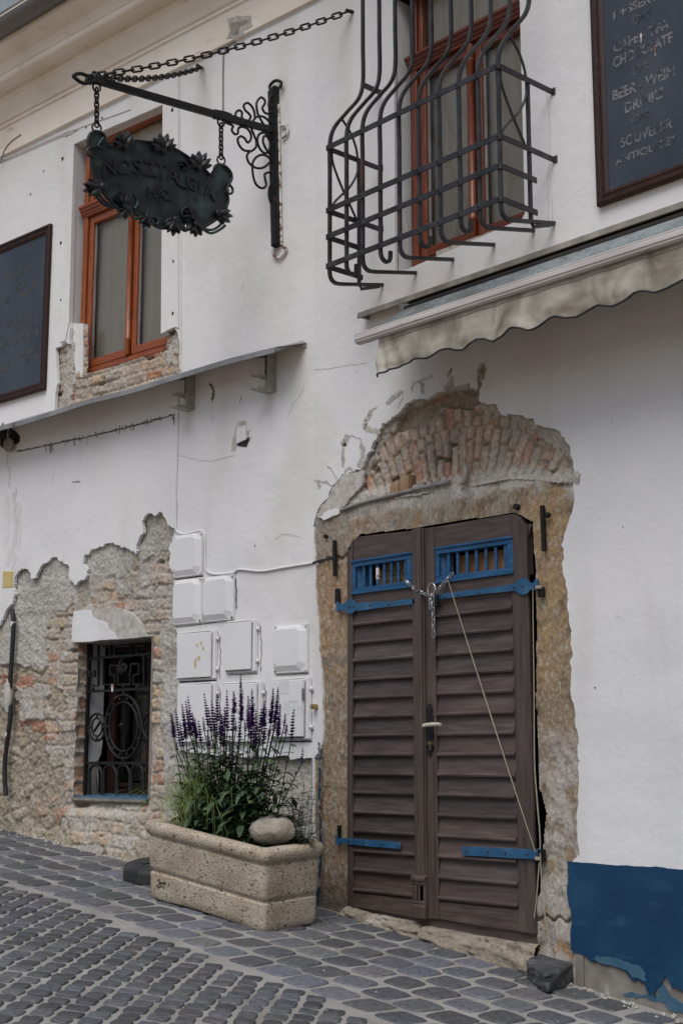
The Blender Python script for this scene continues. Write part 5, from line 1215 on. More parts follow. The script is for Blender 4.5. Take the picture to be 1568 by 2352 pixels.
for s,xa,xb,yc,h in (('DESSERTS',405,1085,45,125),('CAFÉ - TEA',405,1165,455,170),('CHOCOLATE',400,1215,665,150),('BEER - WEIN',395,1240,1110,150),('DRINKS',560,1090,1340,150),('SOUVENIR',500,1215,1780,150),('ANTIQUITÉT',430,1270,2010,150)):
    a=onb(xa,yc); b_=onb(xb,yc); m_=onb((xa+xb)/2,yc); hh=onb((xa+xb)/2,yc-h/2)[2]-onb((xa+xb)/2,yc+h/2)[2]
    x_a=RW.at((2330+xa*.2977)*.57422,yc*.1709,-.0155)[0]; x_b=RW.at((2330+xb*.2977)*.57422,yc*.1709,-.0155)[0]
    putt(brd,RW,s,(x_a+x_b)/2,m_[2],hh,x_b-x_a,-.0155,'chalk' if s[0] in 'CBD' else 'chalk_mid')
for yc in (220,900,1560):
    mb=MB(); c=onb(790,yc)
    for sg in (-1,1):
        pts=[(c[0]+sg*(.052*math.sin(t)*(1 if t<4.4 else .8)+.002),-.0155,c[2]+.020*math.sin(2*t)*.9+.004*sg) for t in np.linspace(.0,4.6,26)]
        ribbon(mb,[(p[0],p[2]) for p in pts],.006,-.0155,3,.2)
    mb.build('flourish','chalk_faint',brd,normals=False)
mb=MB(); 
for (zx,zy) in ((780,490),(970,660)):
    c=onb(zx,zy); mb.prism([(c[0]-.006,c[2]+.014),(c[0]+.0,c[2]-.04),(c[0]+.007,c[2]+.012),(c[0]+.004,c[2]+.02)],-.0165,-.0145)
mb.build('bird_dropping','iron_white',brd)
zl0=3.59; xr_=LW.at(115,700)[0]
brdL=board(LW,xr_-.95,xr_,3.587,4.915,'slate board with rubbed-out illegible chalk in a dark frame beside the orange-framed window')
rnd=random.Random(77)
for zc in (4.62,4.50,4.42,4.22,4.14,4.06,3.93,3.86):
    x=xr_-.60+rnd.uniform(-.05,.05); mb=MB(LW)
    while x<xr_-.16:
        w=rnd.uniform(.05,.14)
        if rnd.random()<.75:
            h=.022
            mb.add([(x,-.0152,zc-h),(x+w,-.0152,zc-h+.006),(x+w,-.0152,zc+h+.006),(x,-.0152,zc+h)],[(0,1,2,3)])
        x+=w+rnd.uniform(.01,.05)
    mb.build('chalk_smear','chalk_smear',brdL,normals=False)

# ================================================================== SHEET-METAL LEDGE
led=thing('metal_ledge','sagging galvanised sheet metal canopy strip on brackets under the orange-framed window','ledge',LW.toW(LW.at(435,900)))
le=LW.at(705,788,0); lx1=le[0]; ly=-.235
fx=[(0,985),(60,970),(120,951),(200,925),(300,900),(430,860),(530,830),(632,805)]
fp=[LW.at(x,y,ly) for x,y in fx]; fp=[(-8.2,ly,fp[0][2]-.06)]+[(p[0],ly,p[2]) for p in fp]
fxs=[p[0] for p in fp]; fzs=[p[2] for p in fp]; xe=fp[-1][0]
mb=MB(LW); xs=np.linspace(-8.2,xe,140); rows=[[],[],[],[],[]]
for x in xs:
    z=float(np.interp(x,fxs,fzs)); zw=3.405+.02*(x+1.2)*.0; 
    if x<-4: zw=3.39
    w=.004*math.sin(x*9)
    rows[0].append((x,.005,zw+.012)); rows[1].append((x,-.10,(zw+z)/2+.018+w)); rows[2].append((x,ly,z+.024)); rows[3].append((x,ly-.004,z-.012)); rows[4].append((x,ly+.012,z-.010))
mb.grid(rows); mb.build('sheet','tin',led,smooth=30,normals=False)
mb=MB(LW); e0=rows[2][-1]; mb.add([(xe,.004,rows[0][-1][2]),(xe,-.10,rows[1][-1][2]),e0,(xe+.001,ly,e0[2]-.03),(lx1-.06,-.075,3.36),(lx1,-.002,3.366),(lx1,-.002,3.392)],[(0,1,2,3,4,5,6)]); mb.build('end_flap','tin',led)
for (px_,py0,py1) in ((438,868,940),(624,808,899)):
    t=LW.at(px_+8,py0,0); b=LW.at(px_+8,py1,0); x=t[0]; zt=3.385; zb2=b[2]
    mb=MB(LW)
    mb.box(x+.0,x+.012,-.075,0,zb2,zt)
    mb.box(x-.075,x+.0,-.014,0,zb2+.004,zt)
    mb.prism_x([(-.075,zb2+.006),(-.16,zb2-.004),(-.16,zb2+.006),(-.075,zb2+.016)],x-.07,x+.012)
    mb.box(x-.07,x+.012,-.16,-.0,zb2-.006,zb2+.004); mb.box(x-.07,x+.0,-.15,-.014,zb2+.085,zb2+.095)
    mb.prism_x([(-.01,zt),(-.17,zt-.06),(-.17,zt-.045),(-.03,zt-.09+.06),(-.03,zt-.16),(-.01,zt-.16)],x-.066,x-.06)
    mb.build('bracket','tin_bracket',led,bev=.0015)
# grime line and stains left on the plaster below the ledge
mb=MB(LW)
pxribbon(mb,[(38,1038),(110,1022),(180,1008),(265,988),(330,972),(402,951)],.012,-.002,10,.5,5)
rnd=random.Random(12)
for i in range(34):
    x=rnd.uniform(60,405); y=1038-(x-38)*.239; l=rnd.uniform(4,16)*(1.6 if rnd.random()<.15 else 1)
    pxribbon(mb,[(x,y-rnd.uniform(0,6)),(x+rnd.uniform(-2,2),y+l*.5),(x+rnd.uniform(-3,3),y+l)],rnd.uniform(.004,.010),-.0022,3,.4,i)
mb.build('grime_line','grime',house,normals=False)
mb=MB(LW)
for l,w in (([(480,880),(492,893),(490,905),(486,915)],.022),([(487,905),(489,925)],.008),([(555,905),(552,925)],.006),([(582,885),(580,893)],.008),([(166,1105),(186,1107)],.006),([(165,1106),(187,1104)],.004)): pxribbon(mb,l,w,-.002,4,.7,7)
mb.build('rust_stain','grime',house,normals=False)
# hairline cracks
mb=MB(LW)
for i,l in enumerate(([(500,872),(540,872),(565,880),(590,905)],[(590,800),(600,860),(598,910)],[(410,1045),(450,1055),(490,1058),(540,1045)],[(700,880),(690,905),(672,930),(660,960)],[(630,1240),(650,1228),(690,1232)])): pxribbon(mb,l,.0035,-.002,8,.5,i)
mb.build('hairline_crack','hair',house,normals=False)
mb=MB(RW)
for i,l in enumerate(([(722,850),(760,845),(800,838),(848,832)],[(930,500),(935,560),(930,610)],[(1255,200),(1262,300),(1258,420),(1262,530)],[(1262,380),(1268,470),(1266,520)])): pxribbon(mb,l,.0035,-.002,8,.5,i+20)
mb.build('hairline_crack','hair',house,normals=False)
# broken recess with a plate, centre of the wall
q=LW.at(556,1000); mb=MB(LW); pl=plan([(540,980),(566,968),(568,985),(570,1008),(560,1018),(544,1022)],LW)
sheet('wall_scar',rag(plan([(531,1038),(533,1010),(540,985),(545,970),(563,966),(567,972),(568,990),(578,985),(570,1000),(579,1003),(570,1015),(566,1024),(545,1024),(540,1038)],LW),.006,2,True,60),[],LW,-.0015,.003,'grime_pale',house)
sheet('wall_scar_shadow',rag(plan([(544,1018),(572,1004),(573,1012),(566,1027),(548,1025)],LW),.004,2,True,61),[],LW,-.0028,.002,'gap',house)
sheet('wall_scar_plate',plan([(547,983),(567,977),(567,1009),(545,1019)],LW),[],LW,-.012,.012,'plaster',house,bev=.002)
# nail and drill holes, rusty patches
def dots(fr,l,r,mat='gap',name='nail_hole'):
    mb=MB(fr)
    for i,(x,y) in enumerate(l):
        q=fr.at(x,y,-.0015); rr=r*(.7+.6*((i*37)%10)/10); mb.add([(q[0]+rr*math.cos(t)*(1+.3*math.sin(3*t+i)),-.0018-(.011 if 140<x<411 and y<760 and fr is LW else 0),q[2]+rr*1.2*math.sin(t)) for t in np.linspace(0,2*PI,10,endpoint=False)],[tuple(range(9,-1,-1))])
    mb.build(name,mat,house,normals=False)
dots(LW,[(142,689),(142,558),(399,720),(400,600),(398,252),(237,272),(200,293),(146,365)],.011); dots(LW,[(585,1254),(70,445),(100,392)],.009,'grime'); dots(RW,[(1404,970),(1366,1580),(1200,1780),(1430,1210),(1388,595)],.0045,'grime')
sheet('wall_patch',rag(plan([(150,308),(168,303),(178,298),(172,306),(152,314)],LW),.004,2,True,63),[],LW,-.0118,.0015,'grime_pale',house)
pt=rag(plan([(522,42),(545,35),(578,35),(580,60),(560,68),(556,82),(520,88),(528,70)],LW,-.026),.010,2,True,64)
sheet('cornice_scar',pt,[],LW,-.0295,.004,'grime_pale',house)
sheet('cornice_scar',rag(plan([(532,52),(560,44),(570,50),(552,60),(548,78),(530,76)],LW,-.03),.012,2,True,65),[],LW,-.031,.002,'masonry_plain',house)
# ghost letters where the painted name over the arch has flaked off
mb=MB(RW)
def gl(l,w,seed):
    mb=MB(RW); pxribbon(mb,[(689+x*.2563,803.6+y*.2563) for x,y in l],w,-.002,6,.5,seed); mb.build('flaked_lettering','grime_pale',house,normals=False)
gl([(430,760),(400,820),(385,860)],.042,1); gl([(385,880),(380,960),(390,1050)],.024,2); gl([(545,840),(560,900),(555,970),(530,1050)],.030,3); gl([(400,1100),(430,1060),(470,1080)],.016,4)
gl([(640,560),(600,610),(580,660),(600,710),(650,720),(720,740)],.030,5); gl([(775,485),(830,430),(880,400),(915,370)],.030,6); gl([(1010,300),(1010,365)],.022,7); gl([(1085,290),(1100,340),(1100,390)],.024,8); gl([(170,1190),(175,1240)],.022,9); gl([(1345,245),(1370,290)],.026,10); gl([(130,1170),(200,1180),(290,1210)],.012,11); gl([(240,1040),(290,1080),(330,1160)],.010,12); gl([(1000,300),(1090,270),(1190,240)],.014,13); gl([(1320,250),(1345,190),(1360,175)],.020,14); gl([(920,400),(880,520)],.006,15); gl([(450,765),(530,790),(550,830)],.008,16); gl([(690,510),(660,530),(640,555)],.010,17)
o=sheet('loose_render',rag([(p[0],p[1]) for p in plan([(689+x*.2563,803.6+y*.2563) for x,y in [(150,1490),(190,1395),(255,1335),(285,1235),(355,1165),(390,1115),(545,1085),(575,1080),(570,1180),(520,1260),(440,1330),(400,1400),(340,1440),(200,1500)]],RW)],.008,2,True,66),[],RW,-.0015,.018,'grime_pale',house)
sheet('lime_scrap',rag(plan([(736,1190),(745,1178),(768,1168),(781,1170),(780,1180),(745,1195)],RW),.005,2,True,67),[],RW,-.006,.01,'plaster',house)
# iron bar in the arch, round moulded knob
mb=MB(RW); mb.tube(cr([RW.at(x,y,-.004) for x,y in ((782,1172),(830,1155),(900,1137),(960,1122),(1032,1106))],6),.011,8); mb.build('iron_tie','cable_grey',house,smooth=60)
mb=MB(RW); c=RW.at(1063,1090,.0); mb.tube(cr([(c[0]-.012,-.004,c[2]+.055),(c[0]+.022,-.014,c[2]+.045),(c[0]+.036,-.018,c[2]),(c[0]+.020,-.014,c[2]-.045),(c[0]-.015,-.006,c[2]-.052)],5),[.004+.012*math.sin(PI*i/20) for i in range(21)],8); mb.build('moulded_fragment','masonry_plain',house,smooth=60)
mb=MB(RW); c=RW.at(920,1118,0); rnd=random.Random(4)
for dx,w,h in ((-.055,.085,.085),(.04,.085,.095)):
    mb.box(c[0]+dx-w/2,c[0]+dx+w/2,-.006-dx*.12,.06,c[2]-.045+dx*.25,c[2]-.045+h+dx*.25)
mb.build('projecting_brick','brick_plain',house,bev=.008,seg=2)

mb=MB(LW)
for i,l in enumerate(([(30,1130),(34,1200),(30,1270),(33,1330)],[(18,1140),(16,1220),(20,1300)],[(42,1150),(44,1210),(40,1260)])): pxribbon(mb,l,.05,-.0018,8,.8,i+40)
mb.build('damp_streak','damp',house,normals=False)
# ================================================================== METER BOXES
def mbox(corners,label,depth=.030,kind='a',logo=None):
    """corners px: TL,TR,BR,BL of the box front rim on the wall"""
    c=plan(corners,LW); xs=[p[0] for p in c]; zs=[p[1] for p in c]; x0,x1=(xs[0]+xs[3])/2,(xs[1]+xs[2])/2; z0,z1=(zs[2]+zs[3])/2,(zs[0]+zs[1])/2
    t=thing('meter_box',label,'meter box',LW.toW(((x0+x1)/2,0,z0)),'white painted meter boxes on the wall')
    mb=MB(LW)
    if kind=='a':   # flanged base with a chamfered lid
        mb.box(x0,x1,-.014,.0,z0,z1); mb.build('base_plate','box_white',t,bev=.005,seg=2)
        w=x1-x0; a0,a1=x0+.012,x1-.03; b0,b1=z0+.03,z1-.02; d=-depth; k=.028
        mb=MB(LW)
        bot=[(x0+.004,z0+.03),(x0+.03,z0+.008),(x1-.045,z0+.008),(x1-.006,z0+.05),(x1-.006,z1-.05),(x1-.045,z1-.008),(x0+.03,z1-.008),(x0+.004,z1-.03)]
        topp=[(x0+.010,z0+.06),(x0+.032,z0+.045),(x1-.085,z0+.045),(x1-.062,z0+.068),(x1-.062,z1-.045),(x1-.085,z1-.022),(x0+.032,z1-.022),(x0+.010,z1-.036)]
        n=8; mb.add([(x,-.013,z) for x,z in bot]+[(x,d,z) for x,z in topp],[tuple(range(n,2*n))]+[(i,(i+1)%n,n+(i+1)%n,n+i) for i in range(n)]); mb.build('lid','box_white',t,bev=.007,seg=3)
        mb=MB(LW)
        for sx,sz in ((x0+.014,z0+.014),(x1-.014,z0+.016),(x1-.014,z1-.016),(x0+.014,z1-.014)): mb.lathe([(.009,.0),(.009,-.018),(.005,-.019)],(sx,0,sz),10,'y')
        mb.build('screw','iron_white',t,smooth=40)
    else:
        mb.box(x0,x1,-depth*.55,.0,z0,z1); mb.build('case','box_white',t,bev=.008,seg=2)
        mb=MB(LW); mb.box(x0+.006,x1-.035,-depth,-depth*.5,z0+.012,z1-.012); mb.build('door','box_white',t,bev=.010,seg=3)
        mb=MB(LW)
        for f in (.20,.80): 
            zz=z0+(z1-z0)*f; mb.box(x1-.006,x1+.016,-depth*.5,-.002,zz-.012,zz+.012); mb.ball((x1+.008,-depth*.5,zz),.010,6)
        mb.build('hinge','box_white',t,bev=.004)
        mb=MB(LW); mb.box(x1-.0345,x1-.030,-depth*.62,-depth*.5,z0+.02,z1-.02); mb.build('lid_seam','grime_pale',t)
    return t
mbox([(400,1231),(468,1221),(468,1322),(402,1328)],'uppermost white meter box, alone above the pair of boxes')
mbox([(401,1334),(467,1326),(467,1432),(401,1437)],'white meter box directly below the uppermost one, sharing an edge with its neighbour')
mbox([(469,1326),(540,1319),(541,1424),(470,1431)],'white meter box beside the one below the uppermost, touching the painted cable')
t3=mbox([(411,1451),(500,1446),(501,1562),(412,1564)],'white meter box with rusty yellow spots on its lid',kind='b')
t4=mbox([(520,1427),(592,1421),(594,1545),(522,1546)],'white meter box standing alone between the spotted box and the door-side box',kind='b')
mbox([(632,1437),(709,1432),(710,1545),(633,1548)],'white meter box with chamfered lid nearest the door, above the embossed one')
mbox([(411,1569),(500,1566),(501,1712),(412,1710)],'white meter box half hidden by flower spikes, below the spotted box',kind='b')
mbox([(511,1567),(605,1563),(606,1712),(512,1710)],'white meter box behind the tallest flower spike of the planter',kind='b')
t8=mbox([(626,1559),(716,1553),(718,1700),(628,1701)],'large white meter box with a lock and embossed lettering, lowest near the door',kind='b',depth=.040)
for l,w_ in (([(413,1567.5),(455,1566),(500,1564.5)],.011),([(542,1328),(543,1360),(543,1400)],.008),([(402,1331.5),(440,1327),(468,1323.5)],.006),([(468.5,1328),(469,1380),(470,1430)],.006),([(402,1441),(440,1437),(500,1429)],.004),([(524,1550),(560,1549),(594,1547)],.005),([(634,1551),(680,1549),(711,1547)],.005),([(630,1704),(680,1704),(718,1703)],.006)):
    mb=MB(LW); pxribbon(mb,l,w_,-.003,6,.12,3); mb.build('joint_gap','gap' if w_>.0055 else 'grime',house,normals=False)
for l in ([(504,1455),(506,1500),(504,1560)],[(597,1430),(600,1480),(598,1545)],[(505,1575),(506,1640),(504,1700)],[(609,1570),(612,1640)]):
    mb=MB(LW); pxribbon(mb,l,.005,-.0025,9,.7,4); mb.build('hairline_crack','grime',house,normals=False)
mb=MB(LW); 
for i,(x,y) in enumerate(((452,1482),(461,1478),(466,1489),(455,1512),(449,1517),(447,1524),(449,1531),(458,1511))): 
    q=LW.at(x,y,-.0315); mb.add([(q[0]+.008*math.cos(t),-.0315,q[2]+.014*math.sin(t)) for t in np.linspace(0,2*PI,9,endpoint=False)],[tuple(range(8,-1,-1))])
mb.build('rust_spot','yellow',t3,normals=False)
q0=LW.at(646,1628,-.061); q1=LW.at(688,1628,-.061)
vs,fs=text_mesh('BFTH',1.0,.0,bold=.01); xs_=[v[0] for v in vs]; ww=max(xs_)-min(xs_); xm=(max(xs_)+min(xs_))/2
mb=MB(LW); mb.add([((q0[0]+q1[0])/2+(v[0]-xm)/ww*(q1[0]-q0[0]),-.0415,q0[2]+v[1]*.13) for v in vs],fs); mb.build('embossed_lettering','box_relief',t8,normals=False)
mb=MB(LW); q=LW.at(717,1623,-.05); mb.lathe([(.016,.04),(.016,-.012),(.008,-.014)],(q[0]-.01,-.03,q[2]),12,'y'); mb.build('lock','brass',t8,smooth=40)
MB(LW).box(LW.at(650,1565)[0],LW.at(675,1565)[0],-.0415,-.0400,LW.at(650,1595)[2],LW.at(650,1565)[2]).build('faded_sticker','box_relief',t8)
MB(LW).box(LW.at(712,1590)[0]-.03,LW.at(712,1590)[0]-.012,-.0415,-.0395,LW.at(712,1608)[2],LW.at(712,1582)[2]).build('bare_patch','tin',t8)
# painted-over supply cables
mb=MB(LW); mb.tube(cr([LW.at(x,y,-.007) for x,y in ((405,1150),(404,1205),(408,1222),(425,1227),(455,1220),(466,1222),(470,1240),(471,1290),(476,1312),(495,1319),(535,1316),(550,1308),(600,1312),(650,1304),(700,1296),(718,1293)) ],5),.0075,7); o=mb.build('painted_cable','white_cable',None,smooth=60); tag(o,'white painted cable looping round the uppermost meter box and on to the doorway','cable')
mb=MB(RW); mb.tube(cr([RW.at(x,y,-.004) for x,y in ((719,1293),(735,1288),(756,1284),(764,1280))],4),.007,7); mb.build('cable_end','cable',house,smooth=60)
mb=MB(LW); mb.tube([LW.at(x,y,-.006) for x,y in ((540,95),(523,105),(513,125),(512,160),(512,256))],.006,6); mb.build('thin_cable','cable_grey',None); tag(bpy.context.scene.objects[-1] if False else COL.objects['thin_cable'],'thin grey cable running down from the cornice to behind the bracket arm','cable')
mb=MB(LW); mb.tube(cr([LW.at(x,y,-.012) for x,y in ((-60,385),(-10,372),(60,343),(130,312),(190,290),(300,250))],6),.006,6); o=mb.build('wall_cable','white_cable',None,smooth=60); tag(o,'white cable tacked along the wall just under the cream cornice','cable')
mb=MB(LW); mb.tube(cr([LW.at(x,y,-.03) for x,y in ((0,375),(10,345),(25,325),(48,308))],5),.005,6); o=mb.build('loose_cable','cable_grey',None,smooth=60); tag(o,'loose grey wire end curling down out of the cream cornice','cable')
# black hose-like cable at the far left with mortar lump
cab=thing('black_cable','thick black cable with white tape hanging down bare masonry beside the cellar window','cable',LW.toW(LW.at(14,1830)))
pts=[LW.at(x,y,-.012) for x,y in ((27,1400),(31,1425),(29,1480),(25,1540),(22,1600),(24,1640),(20,1680),(12,1740),(11,1790),(14,1828))]
mb=MB(LW); mb.tube(cr(pts,6),.018,9); mb.build('sheath','cable',cab,smooth=60)
for (a,b,mt) in (((31,1428),(30,1438),'white_cable'),((19,1683),(17,1691),'white_cable'),((13,1722),(12,1732),'red')):
    mb=MB(LW); mb.tube([LW.at(*a,-.012),LW.at(*b,-.012)],.0195,10); mb.build('tape','white_cable' if mt!='red' else 'red',cab,smooth=60)
mb=MB(LW); c=LW.at(19,1600,-.015); mb.ball(c,.05,10,(.8,.6,2.7)); 
for i,v in enumerate(mb.v):
    n=float(fbm(np.array([v[0]*22.]),np.array([v[2]*22.+v[1]*15]),600,3)[0])-.5; mb.v[i]=(v[0]+n*.05,v[1]-abs(n)*.03,v[2])
mb.build('mortar_lump','lump',house,smooth=60)
MB(LW).prism(plan([(6,1350),(30,1349),(32,1313),(8,1312)],LW),-.003,-.0).build('yellow_sticker','yellow',None); tag(COL.objects['yellow_sticker'],'small square yellow sticker peeling on the white wall above the black cable','sticker')
# hole with an old wall lamp under the ledge
sheet('wall_hole',rag(plan([(0,1022),(0,985),(8,970),(10,988),(22,990),(28,985),(46,1002),(45,1015),(30,1022),(24,1032),(8,1030)],LW),.008,2,True,68),[],LW,-.0015,.002,'gap',house)
lamp=thing('wall_lamp','round pale lamp cap dangling from a white lead in a hole under the ledge','lamp',LW.toW(LW.at(18,1040)))
mb=MB(LW); c=LW.at(18,1021,-.05); mb.lathe([(.052,.02),(.056,.0),(.05,-.008),(.01,-.009)],(c[0],-.05,c[2]),20,'y'); mb.build('cap','fascia',lamp,smooth=40)
mb=MB(LW); mb.tube(cr([LW.at(x,y,-.03) for x,y in ((17,985),(18,1000),(20,1010),(19,1018))],4),.007,6); mb.build('lead','white_cable',lamp,smooth=60)
mb=MB(LW); mb.bar(LW.at(13,978,-.05),LW.at(15,1000,-.03),.02,.02); mb.bar(LW.at(24,980,-.05),LW.at(23,1000,-.03),.02,.02); mb.build('support','iron_black',lamp)
mb=MB(LW)
for i,l in enumerate(([(18,1035),(17,1060),(22,1090),(20,1120)],[(35,1120),(38,1130),(30,1140)],[(36,1150),(36,1180)])): pxribbon(mb,l,.010,-.002,5,.6,i)
mb.build('rust_stain','hair',house,normals=False)

# ================================================================== DOOR CHAIN, PADLOCK AND TWINE
zc=thing('door_chain','bright zinc chain knotted between the two blue vents of the door, one end dangling','chain',RW.toW(RW.at(993,1465,-.04)))
def Q(x,y,d): return RW.at(746.5+x*.2014,1234.5+y*.2014,d)
def ch(name,a,b,sag,nlk=.034,r=.0034,w=.0085):
    mb=MB(RW); chain_links(mb,hang(a,b,sag,nlk),r,w); mb.build(name,'zinc',zc,smooth=60)
ch('chain_run',Q(915,490,-.015),Q(1215,660,-.05),.018); ch('chain_run',Q(1455,405,-.01),Q(1235,640,-.05),.006); ch('chain_run',Q(1228,670,-.055),Q(1240,1140,-.045),.0); ch('chain_run',Q(1205,650,-.055),Q(1196,810,-.05),.0,.03)
mb=MB(RW); c=Q(1232,700,-.05)
mb.tube([(c[0]+.028*math.cos(t),c[1]-.012,c[2]+.05+.034*math.sin(t)) for t in np.linspace(-.4,PI+.4,16)],.005,7); mb.build('padlock_shackle','zinc',zc,smooth=60)
mb=MB(RW); c=Q(1262,735,-.03); mb.box(c[0]-.016,c[0]+.016,-.045,-.010,c[2]-.03,c[2]+.035); pk=mb.build('padlock','iron_black',zc,bev=.005)
def twine(pts,label):
    mb=MB(RW); a=[Vector(p) for p in pts]
    for k,d in enumerate((-.003,.003)):
        mb.tube([(p.x+d*(1-2*abs(i/(len(a)-1)-.5)*.6),p.y-d*.3,p.z) for i,p in enumerate(a)],.0017,5)
    o=mb.build('twine',"string",None,smooth=60); tag(o,label,'string','twine strung across the door')
n=14; A,B=RW.at(1026,1325,-.02),RW.at(1229,1958,-.035)
twine([tuple(Vector(A).lerp(Vector(B),i/n)-Vector((0,0,.05*4*(i/n)*(1-i/n)*.25))) for i in range(n+1)],'taut twine stretched diagonally across the door from a blue vent to a lower hinge')
twine([tuple(p) for p in cr([RW.at(x,y,-.03) for x,y in ((1223,1352),(1224,1450),(1226,1600),(1227,1750),(1233,1840),(1240,1930),(1237,1990),(1232,2060),(1226,2110))],5)],'slack twine hanging straight down the door edge from the upper hinge to the lower one')
twine([tuple(p) for p in cr([RW.at(x,y,-.035) for x,y in ((1240,1960),(1244,2040),(1252,2110),(1262,2170),(1270,2200))],5)],'loose twine end trailing from the lower hinge to the dark stone block')
mb=MB(RW)
for (x,y) in ((1237,1349),(1236,1972)):
    c=RW.at(x,y,-.03)
    for k in range(3): mb.tube([(c[0]+.016*math.cos(t),c[1]+.016*math.sin(t),c[2]-.006+k*.005) for t in np.linspace(0,2*PI,12,endpoint=False)],.003,5,True)
o=mb.build('twine_knot','string',None); tag(o,'twine wound round the hinge pins of the door near the stone jamb','string')

# ================================================================== PLANTER AND PLANTS
C0=gnd(606,2146); 
# far ends of the two visible sides
def solve_dir(px,py,C,zlift=None):
    p=gnd(px,py); return p
Lft=gnd(347,2060); Rgt=gnd(720,2111)
C0=Vector(C0); e1=Vector(Lft)-C0; e2=Vector(Rgt)-C0; LEN,WID=e1.length,e2.length
yw=math.radians(4.0); LEN,WID=.94,.385
ex=Vector((-math.cos(yw),-math.sin(yw),0)); ey=Vector((-math.sin(yw),math.cos(yw),0)) if False else Vector((ex.y,-ex.x,0))
if ey.y<0: ey=-ey
C0=Vector(gnd(605,2143))
def PL(a,b,h): return C0+ex*a+ey*b+Vector((0,0,h+.126*a+.05*b))
pt=thing('planter','long travertine coloured stone planter trough with a rolled rim beside the door','planter',tuple(C0))
H=.425
def ringp(off,h,rad=.045,nc=6,arch=0):
    """rounded rectangle at height h, offset outwards by off"""
    r=[]; L0,L1,W0_,W1=-off,LEN+off,-off,WID+off
    cs=[(L0+rad,W0_+rad,PI,1.5*PI),(L1-rad,W0_+rad,1.5*PI,2*PI),(L1-rad,W1-rad,0,.5*PI),(L0+rad,W1-rad,.5*PI,PI)]
    pts=[]
    for (cx,cy2,a0,a1) in cs: pts+=[(cx+rad*math.cos(a0+(a1-a0)*i/nc),cy2+rad*math.sin(a0+(a1-a0)*i/nc)) for i in range(nc+1)]
    out=[]
    m=len(pts)
    for i in range(m):
        (x0_,y0_),(x1_,y1_)=pts[i],pts[(i+1)%m]; k=max(1,int(math.hypot(x1_-x0_,y1_-y0_)/.04))
        for j in range(k):
            x=x0_+(x1_-x0_)*j/k;y=y0_+(y1_-y0_)*j/k; z=h
            if arch and .16<x<LEN-.16 and (y<.06 or y>WID-.06): z+=arch*math.sin(PI*(x-.16)/(LEN-.32))**.6
            out.append(PL(x,y,z))
    return out
PROF=[(-.09,.05,.0),(-.012,.0,.009),(-.003,.0,.009),(.004,.012,.009),(.008,.04,.007),(.010,.125,.0),(.010,.138,0),(.000,.146,0),(.000,.156,0),(.010,.164,0),(.014,.18,0),(.020,.325,0),(.020,.332,0),(.016,.336,0),(.018,.346,0),(.024,.352,0),(.030,.358,0),(.038,.370,0),(.042,.386,0),(.042,.402,0),(.037,.415,0),(.027,.424,0),(-.022,.424,0),(-.030,.415,0),(-.034,.36,0),(-.04,.30,0)]
mb=MB(); rr=[ringp(o,h,max(.012,.024+o*.4),6,a) for o,h,a in PROF]; m=min(len(r) for r in rr)
assert all(len(r)==len(rr[0]) for r in rr) or True
def resample(r,m):
    d=[0]; n=len(r)
    for i in range(n): d.append(d[-1]+(r[(i+1)%n]-r[i]).length)
    out=[]
    for k in range(m):
        t=d[-1]*k/m; i=max(j for j in range(n) if d[j]<=t); f=(t-d[i])/max(1e-9,d[i+1]-d[i]); out.append(r[i].lerp(r[(i+1)%n],f))
    return out
rr=[resample(r,200) for r in rr]
vs=[p for r in rr for p in r]; mb.add(vs,[(i*200+k,i*200+(k+1)%200,(i+1)*200+(k+1)%200,(i+1)*200+k) for i in range(len(rr)-1) for k in range(200)]); mb.build('trough','travertine',pt,smooth=45)
mb=MB(); rows=[]
for i in range(28): rows.append([tuple(PL(LEN*.03+LEN*.94*i/27,WID*.05+WID*.9*j/13,  .315+.02*float(fbm(np.array([i*.6]),np.array([j*.7]),700,3)[0]))) for j in range(14)])
mb.grid(rows); mb.build('soil','soil',pt,smooth=180)
# incised maker's scribble at the lower left corner
mb=MB(); 
def onface(px,py):
    # intersect with the long front face
    r=ray(px,py); nn=Vector((0,0,1)).cross(ex).normalized(); o=PL(0,-.0112,0); c=Vector(CAM); d=Vector(r); t=(o-c).dot(nn)/d.dot(nn); return c+d*t
sc=[[(361,2023),(366,2021),(365,2030),(361,2037),(358,2034)],[(366,2029),(370,2027),(370,2031),(366,2032)],[(371,2027),(373,2031),(376,2026)],[(376,2030),(380,2027),(379,2032),(376,2032)],[(362,2041),(370,2036),(378,2040)]]
for l in sc: mb.tube(cr([onface(x,y) for x,y in l],4),.0022,5)
mb.build('incised_mark','gap',pt)
# boulder lying on the rim
def blob(name,c,r,sc,mat,seed,parent=None,amp=.12,n=22,flat=0,rot=0):
    mb=MB(); mb.ball((0,0,0),r,n,sc)
    for i,v in enumerate(mb.v):
        d=Vector(v)/r; k=1+amp*2*(float(fbm(np.array([d.x*1.3+seed]),np.array([d.y*1.3+d.z*1.7]),seed,3)[0])-.5)
        p=Vector(v)*k; p.rotate(Matrix.Rotation(rot,3,'Z')); mb.v[i]=tuple(p+Vector(c))
    return mb.build(name,mat,parent,smooth=180)
# place the boulder: its base on the front right corner of the soil
bc=PL(.125,WID*.48,.480)
yaw=math.atan2(ex.y,ex.x)
b=blob('boulder',bc,.112,(1.18,.86,.74),'rock',23,amp=.22,rot=yaw+.3); tag(b,'rounded sandy boulder resting on the planter beside the flowers','stone')

